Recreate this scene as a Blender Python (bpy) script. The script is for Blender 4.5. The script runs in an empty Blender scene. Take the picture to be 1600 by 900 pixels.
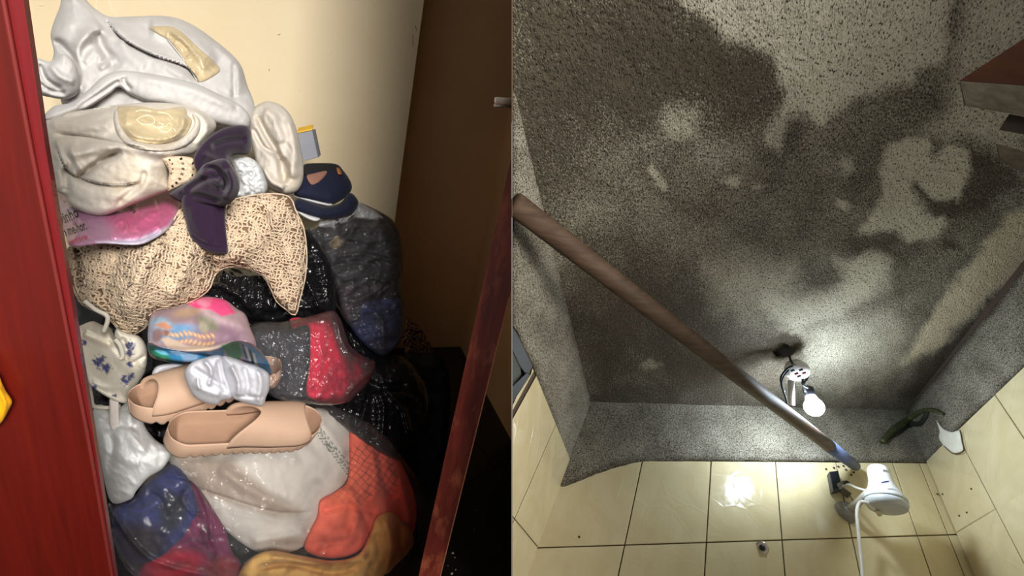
import bpy, math, random
import numpy as np
from mathutils import Vector, Matrix

# ------------------------------------------------------------------ camera
SC = bpy.context.scene
COL = SC.collection
F = 700.0
def unit(v):
    v = np.array(v, float)
    return v / np.linalg.norm(v)
UPC = unit([422, 1697, 700])                 # vertical of the closet, seen from the camera
_a = np.array([-350, 0, -700.0])
_Y = unit(_a - UPC * (_a @ UPC))
M = np.array([np.cross(_Y, UPC), _Y, UPC])   # camera -> world
CPOS = np.array([0, 0, 1.35])
cam = bpy.data.cameras.new('camera')
cam.sensor_width = 36
cam.lens = F / 1600 * 36
cam.clip_start = 0.02
camo = bpy.data.objects.new('camera', cam)
mw = Matrix(M.tolist()).to_4x4()
mw.translation = Vector(CPOS)
camo.matrix_world = mw
COL.objects.link(camo)
SC.camera = camo

# ------------------------------------------------------------------ world, light, exposure
W = bpy.data.worlds.new('world')
SC.world = W
W.use_nodes = True
W.node_tree.nodes['Background'].inputs[0].default_value = (0.95, 0.93, 0.9, 1)
W.node_tree.nodes['Background'].inputs[1].default_value = 0.29
vs = SC.view_settings
vs.view_transform = 'Standard'
vs.look = 'None'
vs.exposure = 0.0
vs.gamma = 1
vs.use_curve_mapping = False
def area(name, loc, target, size, power, color, spread=math.pi):
    l = bpy.data.lights.new(name, 'AREA')
    l.energy = power; l.color = color; l.size = size; l.spread = spread
    o = bpy.data.objects.new(name, l)
    o.location = loc
    o.rotation_euler = (Vector(target) - Vector(loc)).to_track_quat('-Z', 'Y').to_euler()
    COL.objects.link(o)
    return o
area('window_daylight', (0.29, -1.55, 2.7), (-0.50, 1.5, 0.85), 0.85, 20, (1.0, 0.965, 0.92), math.radians(55))

# ------------------------------------------------------------------ helpers
random.seed(4)
def ray(px, py):
    px = np.asarray(px, float); py = np.asarray(py, float)
    v = np.stack([(px - 800) / F, (450 - py) / F, -np.ones_like(px)], -1)
    return v @ M.T
def P(px, py, d):
    return CPOS + ray(px, py) * np.asarray(d, float)[..., None]
def PY(px, py, y):
    r = ray(px, py)
    return CPOS + r * (np.asarray(y, float) / r[..., 1])[..., None]
def srgb(r, g, b):
    def c(v):
        v /= 255.0
        return v / 12.92 if v <= 0.04045 else ((v + 0.055) / 1.055) ** 2.4
    return (c(r), c(g), c(b), 1.0)
def tag(o, label=None, cat=None, group=None, kind=None):
    if label: o['label'] = label
    if cat: o['category'] = cat
    if group: o['group'] = group
    if kind: o['kind'] = kind
    return o
def empty(name, loc, label=None, cat=None, group=None, kind=None):
    o = bpy.data.objects.new(name, None)
    o.empty_display_size = 0.02
    o.location = [float(v) for v in loc]
    COL.objects.link(o)
    return tag(o, label, cat, group, kind)
def wloc(o):
    v = Vector(o.location)
    while o.parent:
        o = o.parent
        v += o.location
    return v
def mesh(name, V, Fc, mat, parent=None, smooth=True, col=None, uv=None):
    """one mesh object from world-space vertices; origin at its base"""
    V = np.asarray(V, float)
    org = np.array([(V[:, 0].min() + V[:, 0].max()) / 2, (V[:, 1].min() + V[:, 1].max()) / 2, V[:, 2].min()])
    me = bpy.data.meshes.new(name)
    loc = V - org
    lens = np.array([len(f) for f in Fc], np.int32) if not isinstance(Fc, np.ndarray) else np.full(len(Fc), Fc.shape[1], np.int32)
    flat = np.concatenate([np.asarray(f, np.int32) for f in Fc]) if not isinstance(Fc, np.ndarray) else Fc.reshape(-1).astype(np.int32)
    me.vertices.add(len(V)); me.vertices.foreach_set('co', loc.reshape(-1).astype(np.float32))
    me.loops.add(len(flat)); me.loops.foreach_set('vertex_index', flat)
    me.polygons.add(len(lens))
    st = np.concatenate([[0], np.cumsum(lens)[:-1]]).astype(np.int32)
    me.polygons.foreach_set('loop_start', st)
    me.polygons.foreach_set('loop_total', lens)
    me.polygons.foreach_set('use_smooth', np.full(len(lens), bool(smooth)))
    me.update(calc_edges=True)
    if col is not None:
        at = me.color_attributes.new('Col', 'FLOAT_COLOR', 'POINT')
        at.data.foreach_set('color', np.asarray(col, np.float32).reshape(-1))
    if uv is not None:
        l = me.uv_layers.new(name='UVMap')
        l.data.foreach_set('uv', np.asarray(uv, np.float32)[flat].reshape(-1))
    me.validate()
    if mat: me.materials.append(mat)
    o = bpy.data.objects.new(name, me)
    if parent:
        o.parent = parent
        org = org - np.array(wloc(parent))
    o.location = org.tolist()
    COL.objects.link(o)
    return o

# --- numpy gradient noise
def pnoise(x, y, seed=0):
    xi = np.floor(x).astype(np.int64); yi = np.floor(y).astype(np.int64)
    xf = x - xi; yf = y - yi
    def g(ix, iy, dx, dy):
        h = (ix * 374761393 + iy * 668265263 + seed * 974711) & 0x7fffffff
        h = ((h ^ (h >> 13)) * 1274126177) & 0x7fffffff
        a = (h % 4096) / 4096.0 * 2 * np.pi
        return np.cos(a) * dx + np.sin(a) * dy
    u = xf * xf * xf * (xf * (xf * 6 - 15) + 10); v = yf * yf * yf * (yf * (yf * 6 - 15) + 10)
    a = g(xi, yi, xf, yf); b = g(xi + 1, yi, xf - 1, yf); c = g(xi, yi + 1, xf, yf - 1); d = g(xi + 1, yi + 1, xf - 1, yf - 1)
    return (a + u * (b - a)) * (1 - v) + (c + u * (d - c)) * v
def fbm(x, y, o=3, seed=0):
    s = 0; a = 1.0
    for i in range(o):
        s = s + a * pnoise(x * 2 ** i, y * 2 ** i, seed + i * 17); a *= .5
    return s
def ridged(x, y, o=3, seed=0):
    s = 0; a = 1.0
    for i in range(o):
        s = s + a * (1 - np.abs(pnoise(x * 2 ** i, y * 2 ** i, seed + i * 13)) * 2.6); a *= .5
    return s - .9
def spline(pts, closed=True, n=6):
    p = np.array(pts, float)
    out = []
    N = len(p)
    for i in range(N if closed else N - 1):
        if closed: a, b, c, d = p[(i - 1) % N], p[i], p[(i + 1) % N], p[(i + 2) % N]
        else: a, b, c, d = p[max(i - 1, 0)], p[i], p[i + 1], p[min(i + 2, N - 1)]
        for k in range(n):
            t = k / n
            out.append(.5 * (2 * b + (c - a) * t + (2 * a - 5 * b + 4 * c - d) * t * t + (3 * b - a - 3 * c + d) * t ** 3))
    if not closed: out.append(p[-1])
    return np.array(out)
def inside(poly, X, Y):
    r = np.zeros(X.shape, bool)
    q = np.roll(poly, -1, 0)
    for (x0, y0), (x1, y1) in zip(poly, q):
        if y0 == y1: continue
        c = ((y0 > Y) != (y1 > Y)) & (X < (x1 - x0) * (Y - y0) / (y1 - y0) + x0)
        r ^= c
    return r
def pdist(poly, X, Y, closed=True):
    """distance, nearest point, side and parameter along a polyline"""
    best = np.full(X.shape, 1e18); nx = X.copy(); ny = Y.copy(); side = np.zeros(X.shape); tt = np.zeros(X.shape)
    n = len(poly) if closed else len(poly) - 1
    for i in range(n):
        x0, y0 = poly[i]; x1, y1 = poly[(i + 1) % len(poly)]
        dx, dy = x1 - x0, y1 - y0; L = dx * dx + dy * dy
        if L < 1e-9: continue
        t = np.clip(((X - x0) * dx + (Y - y0) * dy) / L, 0, 1)
        qx = x0 + t * dx; qy = y0 + t * dy
        d = (X - qx) ** 2 + (Y - qy) ** 2
        m = d < best
        best = np.where(m, d, best); nx = np.where(m, qx, nx); ny = np.where(m, qy, ny)
        side = np.where(m, np.sign(dx * (Y - y0) - dy * (X - x0)), side)
        tt = np.where(m, (i + t) / n, tt)
    return np.sqrt(best), nx, ny, side, tt
def surface_fn(ctrl):
    """thin-plate interpolation of (px, py, value)"""
    c = np.array(ctrl, float)
    if len(c) == 1: return lambda X, Y: np.full(np.shape(X), c[0, 2])
    if len(c) == 2: c = np.vstack([c, [c[0, 0] + (c[1, 1] - c[0, 1]), c[0, 1] - (c[1, 0] - c[0, 0]), c[0, 2]]])
    n = len(c)
    def U(r2): return np.where(r2 < 1e-12, 0, r2 * np.log(r2 + 1e-12))
    s = 100.0
    x, y = c[:, 0] / s, c[:, 1] / s
    K = U((x[:, None] - x) ** 2 + (y[:, None] - y) ** 2)
    A = np.zeros((n + 3, n + 3)); A[:n, :n] = K + np.eye(n) * .02; A[:n, n] = 1; A[:n, n + 1] = x; A[:n, n + 2] = y
    A[n, :n] = 1; A[n + 1, :n] = x; A[n + 2, :n] = y
    w = np.linalg.lstsq(A, np.concatenate([c[:, 2], [0, 0, 0]]), rcond=None)[0]
    def f(X, Y):
        X = np.asarray(X, float) / s; Y = np.asarray(Y, float) / s
        r = w[n] + w[n + 1] * X + w[n + 2] * Y
        for i in range(n): r = r + w[i] * U((X - x[i]) ** 2 + (Y - y[i]) ** 2)
        return r
    return f
def puff(name, outline, ctrl, mat, bulge=.05, R=40, back=.08, folds=(), noise=(), step=3.0, parent=None, n=5,
         depth=None, colfn=None, holes=None, closed_back=True, flat=False, power=.5, sharp=False, on=None, lift=.002, uvfn=None, fold_gain=1.55, micro=.0011):
    """a soft body: outline in its own flat pattern, rounded front with folds and wrinkles, rounded back.
    ctrl gives the distance from the front of the room (world y); noise = (amp, size_px, octaves, kind, seed[, angle, stretch])"""
    poly = np.array(outline, float) if sharp else spline(outline, True, n)
    yf = surface_fn(ctrl) if ctrl is not None and on is None else None
    fl = [(spline(f[0], False, 6), f[1], f[2], f[3] if len(f) > 3 else 'r') for f in folds]
    def dep(X, Y):
        if on is not None:
            w = on(X, Y, lift) - CPOS
            return -(w @ np.array([M[0, 2], M[1, 2], M[2, 2]]))
        if depth is not None: return depth(X, Y)
        return yf(X, Y) / ray(X, Y)[..., 1]
    def prof(d):
        k = np.clip(d / R, 0, 1)
        return (1 - (1 - k) ** 2) ** power
    def hfun(X, Y, d):
        p = prof(d)
        h = bulge * p
        for q, w, amp, kind in fl:
            dd, _, _, sd, t = pdist(q, X, Y, False)
            win = np.clip(np.minimum(t, 1 - t) * 7, 0, 1)
            if kind == 'r': v = np.exp(-(dd / w) ** 2)
            else:
                s = dd * sd
                v = np.where(s > 0, np.exp(-s / w), np.exp(-(s / (w * .16)) ** 2))
            h = h + fold_gain * amp * win * v * np.clip(d / 8, .15, 1)
        if micro: h = h + micro * np.clip(d / 8, .2, 1) * fbm(X / 9.0, Y / 9.0, 2, 77)
        for nn in noise:
            amp, size, octv, kind, seed = nn[:5]
            A = math.radians(nn[5]) if len(nn) > 5 else 0; S = nn[6] if len(nn) > 6 else 1
            a = (X * math.cos(A) + Y * math.sin(A)) / size / S; b = (-X * math.sin(A) + Y * math.cos(A)) / size
            v = fbm(a, b, octv, seed) if kind == 'f' else ridged(a, b, octv, seed)
            h = h + amp * v * np.clip(d / 10, .1, 1)
        return h
    def pos(X, Y, extra=0.0):
        X = np.asarray(X, float); Y = np.asarray(Y, float)
        d = np.where(inside(poly, X, Y), pdist(poly, X, Y)[0], 0)
        r = ray(X, Y); L = np.linalg.norm(r, axis=-1)
        return CPOS + r * (dep(X, Y) - (hfun(X, Y, d) + extra) / L)[..., None]
    x0, y0 = poly.min(0) - step; x1, y1 = poly.max(0) + step
    xs = np.arange(x0, x1 + step, step); ys = np.arange(y0, y1 + step, step)
    GX, GY = np.meshgrid(xs, ys)
    CX = (GX[:-1, :-1] + GX[1:, 1:]) / 2; CY = (GY[:-1, :-1] + GY[1:, 1:]) / 2
    keep = inside(poly, CX, CY)
    ny, nx_ = GX.shape
    I, J = np.nonzero(keep)
    q = np.stack([I * nx_ + J, (I + 1) * nx_ + J, (I + 1) * nx_ + J + 1, I * nx_ + J + 1], 1)
    used = np.zeros(ny * nx_, np.int32)
    np.add.at(used, q.reshape(-1), 1)
    ids = np.nonzero(used)[0]
    remap = np.full(ny * nx_, -1, np.int64); remap[ids] = np.arange(len(ids))
    q = remap[q]
    X = GX.reshape(-1)[ids].copy(); Y = GY.reshape(-1)[ids].copy(); bd = used[ids] < 4
    d, qx, qy, _, _ = pdist(poly, X, Y)
    X[bd] = qx[bd]; Y[bd] = qy[bd]; d[bd] = 0
    h = hfun(X, Y, d)
    if holes is not None:
        hk = ~holes(X[q].mean(1), Y[q].mean(1), d[q].mean(1))
        qf = q[hk]
    else: qf = q
    r = ray(X, Y); L = np.linalg.norm(r, axis=-1); dp = dep(X, Y)
    VF = CPOS + r * (dp - h / L)[:, None]
    cl = colfn(X, Y, d, h) if colfn else None
    uv = np.stack([X / 100, -Y / 100], 1) if uvfn is None else uvfn(X, Y)
    if closed_back:
        bk = (back if flat else back * prof(d) + .002)
        VB = CPOS + r * (dp + (bk if not flat else np.full_like(dp, back)) / L)[:, None]
        N = len(X)
        e = np.concatenate([q[:, [0, 1]], q[:, [1, 2]], q[:, [2, 3]], q[:, [3, 0]]])
        key = np.minimum(e[:, 0], e[:, 1]) * N + np.maximum(e[:, 0], e[:, 1])
        uq, idx, cnt = np.unique(key, return_index=True, return_counts=True)
        be = e[idx[cnt == 1]]
        side = np.stack([be[:, 1], be[:, 0], be[:, 0] + N, be[:, 1] + N], 1)
        V = np.concatenate([VF, VB]); Q = np.concatenate([qf, q[:, ::-1] + N, side])
        if cl is not None: cl = np.concatenate([cl, cl])
        uv = np.concatenate([uv, uv])
    else: V, Q = VF, qf
    # drop vertices no face uses
    us = np.unique(Q); rm = np.full(len(V), -1, np.int64); rm[us] = np.arange(len(us))
    V = V[us]; Q = rm[Q]; uv = uv[us]
    if cl is not None: cl = cl[us]
    o = mesh(name, V, Q, mat, parent, not flat or True, cl, uv)
    o_pos[o.name] = pos
    return o
o_pos = {}
def tube(name, pts, rad, mat, parent=None, seg=10, closed=False, cap=True, smooth_n=6, straight=False):
    p = np.array(pts, float)
    if not straight and len(p) > 2: p = spline(p, closed, smooth_n)
    n = len(p)
    rr = np.full(n, rad, float) if np.isscalar(rad) else np.interp(np.linspace(0, 1, n), np.linspace(0, 1, len(rad)), rad)
    V = []; prev = None
    for i in range(n):
        t = unit(p[min(i + 1, n - 1)] - p[max(i - 1, 0)] + 1e-12)
        if prev is None:
            a = np.array([0, 0, 1.0]) if abs(t[2]) < .9 else np.array([1.0, 0, 0])
        else: a = prev
        u = unit(a - t * (a @ t)); w = np.cross(t, u); prev = u
        for k in range(seg):
            an = 2 * math.pi * k / seg
            V.append(p[i] + rr[i] * (u * math.cos(an) + w * math.sin(an)))
    Fc = []
    for i in range(n - 1):
        for k in range(seg):
            Fc.append((i * seg + k, i * seg + (k + 1) % seg, (i + 1) * seg + (k + 1) % seg, (i + 1) * seg + k))
    if cap:
        Fc.append(tuple(range(seg))[::-1]); Fc.append(tuple((n - 1) * seg + k for k in range(seg)))
    return mesh(name, V, Fc, mat, parent)
def frame_of(axis, hint=(0, 0, 1)):
    z = unit(axis); h = np.array(hint, float)
    if abs(z @ unit(h)) > .95: h = np.array([1.0, 0, 0])
    x = unit(np.cross(h, z)); return np.array([x, np.cross(z, x), z])
def lathe(name, base, axis, prof, mat, parent=None, seg=28, smooth=True):
    """prof = (distance along axis, radius)"""
    B = frame_of(axis); V = []; base = np.array(base)
    for t, r in prof:
        for k in range(seg):
            a = 2 * math.pi * k / seg
            V.append(base + B[2] * t + r * (B[0] * math.cos(a) + B[1] * math.sin(a)))
    Fc = []
    for i in range(len(prof) - 1):
        for k in range(seg):
            Fc.append((i * seg + k, i * seg + (k + 1) % seg, (i + 1) * seg + (k + 1) % seg, (i + 1) * seg + k))
    Fc.append(tuple(range(seg))[::-1]); Fc.append(tuple((len(prof) - 1) * seg + k for k in range(seg)))
    return mesh(name, V, Fc, mat, parent, smooth)
def prism(name, top, off, mat, parent=None, bevel=0.0):
    """solid from a polygon of world points and an offset vector (thickness); bevel insets the front face"""
    top = np.array(top, float); n = len(top); off = np.array(off, float)
    if bevel:
        c = top.mean(0); o = unit(off)
        ins = []
        for i in range(n):
            e1 = unit(top[i] - top[i - 1]); e2 = unit(top[(i + 1) % n] - top[i])
            v = unit(e2 - e1 + 1e-9)
            ins.append(top[i] + v * bevel * 1.3)
        V = np.concatenate([np.array(ins), top + o * bevel, top + off])
        Fc = [tuple(range(n))] + [tuple(2 * n + k for k in range(n))[::-1]]
        for l in range(2):
            for k in range(n):
                k2 = (k + 1) % n
                Fc.append((l * n + k2, l * n + k, (l + 1) * n + k, (l + 1) * n + k2))
    else:
        V = np.concatenate([top, top + off])
        Fc = [tuple(range(n)), tuple(n + k for k in range(n))[::-1]] + [((k + 1) % n, k, n + k, n + (k + 1) % n) for k in range(n)]
    return mesh(name, V, Fc, mat, parent, False)
def box(name, c, X, Y, Z, mat, parent=None, bev=.15):
    """bevelled box from a centre and three half-axis vectors"""
    c = np.array(c, float); X = np.array(X, float); Y = np.array(Y, float); Z = np.array(Z, float)
    V = []; Fc = []
    b = bev * min(np.linalg.norm(X), np.linalg.norm(Y), np.linalg.norm(Z))
    lx, ly, lz = [1 - b / np.linalg.norm(v) for v in (X, Y, Z)]
    import itertools
    idx = {}
    for s in itertools.product((-1, 1), repeat=3):
        for k in range(3):
            l = [lx, ly, lz]; l[k] = 1
            idx[s + (k,)] = len(V)
            V.append(c + X * s[0] * l[0] + Y * s[1] * l[1] + Z * s[2] * l[2])
    for k in range(3):
        i, j = [(1, 2), (2, 0), (0, 1)][k]
        for s in (-1, 1):
            f = []
            for a, bb in ((-1, -1), (1, -1), (1, 1), (-1, 1)):
                t = [0, 0, 0]; t[k] = s; t[i] = a; t[j] = bb
                f.append(idx[tuple(t) + (k,)])
            Fc.append(tuple(f if s > 0 else f[::-1]))
    for k in range(3):
        i, j = [(1, 2), (2, 0), (0, 1)][k]
        for a in (-1, 1):
            for bb in (-1, 1):
                t0 = [0, 0, 0]; t0[i] = a; t0[j] = bb; t0[k] = -1; t1 = list(t0); t1[k] = 1
                f = (idx[tuple(t0) + (i,)], idx[tuple(t1) + (i,)], idx[tuple(t1) + (j,)], idx[tuple(t0) + (j,)])
                Fc.append(f if a * bb > 0 else f[::-1])
    for s in itertools.product((-1, 1), repeat=3):
        f = (idx[s + (0,)], idx[s + (1,)], idx[s + (2,)])
        Fc.append(f if s[0] * s[1] * s[2] > 0 else f[::-1])
    return mesh(name, V, Fc, mat, parent, False)

# ------------------------------------------------------------------ materials
def newmat(name):
    m = bpy.data.materials.new(name); m.use_nodes = True
    nt = m.node_tree
    b = nt.nodes['Principled BSDF']
    return m, nt, b
def nd(nt, t, ins=None, **props):
    n = nt.nodes.new(t)
    for k, v in props.items(): setattr(n, k, v)
    for k, v in (ins or {}).items():
        s = n.inputs[k]
        if isinstance(v, bpy.types.NodeSocket): nt.links.new(v, s)
        else: s.default_value = v
    return n
def mixc(nt, fac, a, b, mode='MIX'):
    n = nt.nodes.new('ShaderNodeMix'); n.data_type = 'RGBA'; n.blend_type = mode
    for s, v in ((n.inputs[0], fac), (n.inputs[6], a), (n.inputs[7], b)):
        if isinstance(v, bpy.types.NodeSocket): nt.links.new(v, s)
        else: s.default_value = v
    return n.outputs[2]
def ramp(nt, fac, stops):
    r = nd(nt, 'ShaderNodeValToRGB', {'Fac': fac})
    e = r.color_ramp.elements
    while len(e) < len(stops): e.new(.5)
    for el, (p, c) in zip(e, stops):
        el.position = p; el.color = c if len(c) == 4 else (*c, 1)
    return r.outputs['Color']
def objco(nt, scale=(1, 1, 1), rot=(0, 0, 0)):
    t = nd(nt, 'ShaderNodeTexCoord')
    m = nd(nt, 'ShaderNodeMapping', {'Vector': t.outputs['Object'], 'Scale': scale, 'Rotation': rot})
    return m.outputs['Vector']
def noise_tex(nt, vec, scale, detail=3, rough=.55, dist=0):
    return nd(nt, 'ShaderNodeTexNoise', {'Vector': vec, 'Scale': scale, 'Detail': detail, 'Roughness': rough, 'Distortion': dist}).outputs['Fac']
def cloth(name, col, rough=.92, weave=420, bump=.25, var=.16, vscale=14, attr=False, sheen=.04, stain=None, spec=.2, dist=.0015):
    m, nt, b = newmat(name)
    v = objco(nt)
    base = col
    if attr: base = nd(nt, 'ShaderNodeAttribute', attribute_name='Col').outputs['Color']
    nz = noise_tex(nt, v, vscale, 4)
    dark = ramp(nt, nz, [(.3, (1 - var, 1 - var, 1 - var)), (.7, (1 + var * .2,) * 3)])
    c = mixc(nt, 1.0, base, dark, 'MULTIPLY')
    if stain:
        nz2 = noise_tex(nt, v, 9, 5, .6)
        c = mixc(nt, ramp(nt, nz2, [(.5, (0, 0, 0)), (.72, (.75,) * 3)]), c, stain)
    nt.links.new(c, b.inputs['Base Color'])
    b.inputs['Roughness'].default_value = rough
    b.inputs['Specular IOR Level'].default_value = spec
    b.inputs['Sheen Weight'].default_value = sheen
    w = noise_tex(nt, v, weave, 2)
    w2 = noise_tex(nt, v, 60, 3)
    h = nd(nt, 'ShaderNodeMath', {0: w, 1: w2}, operation='ADD').outputs[0]
    bp = nd(nt, 'ShaderNodeBump', {'Height': h, 'Strength': bump, 'Distance': dist})
    nt.links.new(bp.outputs['Normal'], b.inputs['Normal'])
    return m
def plain(name, col, rough=.5, metal=0, spec=.5, var=.1, vscale=30, bump=0, bscale=200, coat=0):
    m, nt, b = newmat(name)
    v = objco(nt)
    nz = noise_tex(nt, v, vscale, 4)
    c = mixc(nt, 1.0, col, ramp(nt, nz, [(.3, (1 - var,) * 3), (.7, (1 + var * .3,) * 3)]), 'MULTIPLY')
    nt.links.new(c, b.inputs['Base Color'])
    b.inputs['Roughness'].default_value = rough; b.inputs['Metallic'].default_value = metal
    b.inputs['Specular IOR Level'].default_value = spec
    b.inputs['Coat Weight'].default_value = coat
    if bump:
        bp = nd(nt, 'ShaderNodeBump', {'Height': noise_tex(nt, v, bscale, 3), 'Strength': bump, 'Distance': .002})
        nt.links.new(bp.outputs['Normal'], b.inputs['Normal'])
    return m
def clear_plastic(name, haze=.1, tint=(.9, .9, .92, 1), rough=.12, bscale=45, ior=1.36):
    m, nt, b = newmat(name)
    nt.nodes.remove(b)
    out = nt.nodes['Material Output']
    v = objco(nt)
    nz = noise_tex(nt, v, bscale, 4, .6, 1.2)
    bp = nd(nt, 'ShaderNodeBump', {'Height': nz, 'Strength': .55, 'Distance': .006})
    fr = nd(nt, 'ShaderNodeFresnel', {'IOR': ior, 'Normal': bp.outputs['Normal']})
    tr = nd(nt, 'ShaderNodeBsdfTransparent', {'Color': (.97, .97, .98, 1)})
    gl = nd(nt, 'ShaderNodeBsdfGlossy', {'Color': (1, 1, 1, 1), 'Roughness': rough, 'Normal': bp.outputs['Normal']})
    df = nd(nt, 'ShaderNodeBsdfDiffuse', {'Color': tint})
    m1 = nd(nt, 'ShaderNodeMixShader', {0: haze, 1: tr.outputs[0], 2: df.outputs[0]})
    m2 = nd(nt, 'ShaderNodeMixShader', {0: fr.outputs[0], 1: m1.outputs[0], 2: gl.outputs[0]})
    nt.links.new(m2.outputs[0], out.inputs['Surface'])
    return m
def wood(name, c1, c2, scale=(60, 60, 4), rough=.4, coat=.0, spec=.4, worn=None):
    m, nt, b = newmat(name)
    v = objco(nt, scale)
    n1 = noise_tex(nt, v, 1.0, 6, .6, .6)
    c = ramp(nt, n1, [(.3, c1), (.7, c2)])
    if worn:
        n2 = noise_tex(nt, objco(nt, (40, 40, 14)), 1, 5, .65)
        c = mixc(nt, ramp(nt, n2, [(.52, (0, 0, 0)), (.75, (1, 1, 1))]), c, worn)
    nt.links.new(c, b.inputs['Base Color'])
    b.inputs['Roughness'].default_value = rough
    b.inputs['Specular IOR Level'].default_value = spec
    b.inputs['Coat Weight'].default_value = coat
    bp = nd(nt, 'ShaderNodeBump', {'Height': n1, 'Strength': .15, 'Distance': .001})
    nt.links.new(bp.outputs['Normal'], b.inputs['Normal'])
    return m
# ------------------------------------------------------------------ closet: walls and floor
camf_dir = -M[:, 2]
YB = 1.9                                     # back wall
def camx(w): return (np.asarray(w) - CPOS) @ M[:, 0] * 0 + (np.asarray(w) - CPOS) @ np.array([M[0, 0], M[1, 0], M[2, 0]])
def camd(w): return -(np.asarray(w) - CPOS) @ np.array([M[0, 2], M[1, 2], M[2, 2]])
def clip(poly, sign, eps=.0012):
    """keep the part of a polygon on one side of the added divider"""
    out = []; n = len(poly)
    val = [sign * camx(p) - eps * abs(camd(p)) for p in poly]
    for i in range(n):
        a, b = np.array(poly[i], float), np.array(poly[(i + 1) % n], float); va, vb = val[i], val[(i + 1) % n]
        if va >= 0: out.append(a)
        if (va >= 0) != (vb >= 0): out.append(a + (b - a) * va / (va - vb))
    return out
def wall_paint(name, c1, c2, bump=.1):
    m, nt, b = newmat(name)
    v = objco(nt)
    n1 = noise_tex(nt, v, 3, 5, .6)
    c = ramp(nt, n1, [(.3, c1), (.75, c2)])
    n2 = noise_tex(nt, v, 24, 6, .7)
    c = mixc(nt, ramp(nt, n2, [(.66, (0, 0, 0)), (.74, (.35,) * 3)]), c, srgb(150, 120, 80))
    nt.links.new(c, b.inputs['Base Color'])
    b.inputs['Roughness'].default_value = .55
    bp = nd(nt, 'ShaderNodeBump', {'Height': noise_tex(nt, v, 90, 4), 'Strength': bump, 'Distance': .002})
    nt.links.new(bp.outputs['Normal'], b.inputs['Normal'])
    return m
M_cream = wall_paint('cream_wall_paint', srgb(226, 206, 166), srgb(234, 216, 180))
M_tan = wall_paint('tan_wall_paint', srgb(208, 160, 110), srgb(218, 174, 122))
M_scratch = plain('bare_plaster', srgb(250, 240, 215), .8)
M_chip = plain('chipped_dark', srgb(70, 52, 34), .9)
XC = float(PY(640, 170, YB)[0])              # corner with the side wall
wb = prism('wall_back', [(-1.3, YB, -.02), (XC, YB, -.02), (XC, YB, 2.6), (-1.3, YB, 2.6)], (0, .06, 0), M_cream)
tag(wb, kind='structure')
def strip_on_back(name, pts, w, mat, par):
    p = [PY(a, b, YB - .001) for a, b in pts]
    return tube(name, p, [w * .4] + [w] * (len(p) - 1) + [w * .4], mat, par, 5)
for pts in ([(150, -8), (151, 10), (150, 24)], [(168, -6), (171, 5), (174, 14), (176, 24)], [(44, 3), (45, 25), (47, 50), (52, 80)], [(62, 9), (70, 8)]):
    strip_on_back('scratch', pts, .0014 if pts[0][0] != 44 else .004, M_scratch, wb)
for pts in ([(420, 107), (421, 111)], [(434, 54), (438, 54)], [(649, 40), (651, 48)], [(645, 55), (645, 72)]):
    strip_on_back('paint_chip', pts, .0016, M_chip, wb)
# beyond the corner the wall steps back into a recess, then a side wall runs towards the room
YR = 2.10
X2 = float(PY(762, 340, YR)[0])
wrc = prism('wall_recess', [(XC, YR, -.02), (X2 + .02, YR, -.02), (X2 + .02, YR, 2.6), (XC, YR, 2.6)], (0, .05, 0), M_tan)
tag(wrc, kind='structure')
wrt = prism('wall_return', [(XC - .001, YB + .06, -.02), (XC - .001, YR + .05, -.02), (XC - .001, YR + .05, 2.6), (XC - .001, YB + .06, 2.6)], (-.05, 0, 0), M_cream)
tag(wrt, kind='structure')
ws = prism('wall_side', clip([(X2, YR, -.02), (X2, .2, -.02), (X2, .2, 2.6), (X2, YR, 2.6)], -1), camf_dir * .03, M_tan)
tag(ws, kind='structure')
# floor of dark polished tiles
M_floor, nt, b = newmat('dark_polished_tile')
v = objco(nt)
nz = noise_tex(nt, v, 22, 6, .65)
c = ramp(nt, nz, [(.35, srgb(16, 14, 13)), (.6, srgb(32, 27, 25)), (.8, srgb(62, 50, 46))])
nt.links.new(c, b.inputs['Base Color']); b.inputs['Roughness'].default_value = .28
M_grout_dk = plain('floor_grout', srgb(120, 95, 70), .9)
fl = prism('floor', clip([(-1.3, -.9, -.012), (1.7, -.9, -.012), (1.7, 2.1, -.012), (-1.3, 2.1, -.012)], -1), (0, 0, -.04), M_grout_dk)
tag(fl, kind='structure')
j0 = PY(745, 748, 1.0); 
def floor_hit(px, py):
    r = ray(px, py); return CPOS + r * (-CPOS[2] / r[2])
A0, A1 = floor_hit(738, 750), floor_hit(797, 722)
ang = math.atan2(A1[1] - A0[1], A1[0] - A0[0])
ex = np.array([math.cos(ang), math.sin(ang), 0]); ey = np.array([-ex[1], ex[0], 0])
TS = .45
for i in range(-4, 4):
    for j in range(-4, 4):
        o = A0 + ex * (i * TS + .13) + ey * j * TS
        g = .0015
        q = [o + ex * g + ey * g, o + ex * (TS - g) + ey * g, o + ex * (TS - g) + ey * (TS - g), o + ex * g + ey * (TS - g)]
        for nrm, lim in (((0, -1, 0), -2.1), ((1, 0, 0), -1.3), ((0, 1, 0), -.9)):
            out = []; nn = np.array(nrm, float)
            for k in range(len(q)):
                a, b_ = q[k], q[(k + 1) % len(q)]; va, vb = a @ nn - lim, b_ @ nn - lim
                if va >= 0: out.append(a)
                if (va >= 0) != (vb >= 0): out.append(a + (b_ - a) * va / (va - vb))
            q = out
            if len(q) < 3: break
        if len(q) < 3: continue
        q = clip(q, -1)
        if len(q) < 3: continue
        q = [np.array([p[0], p[1], 0.0]) for p in q]
        prism('floor_tile', q, (0, 0, -.012), M_floor, fl)
M_dust = plain('white_crumb', srgb(205, 200, 195), .9)
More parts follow.
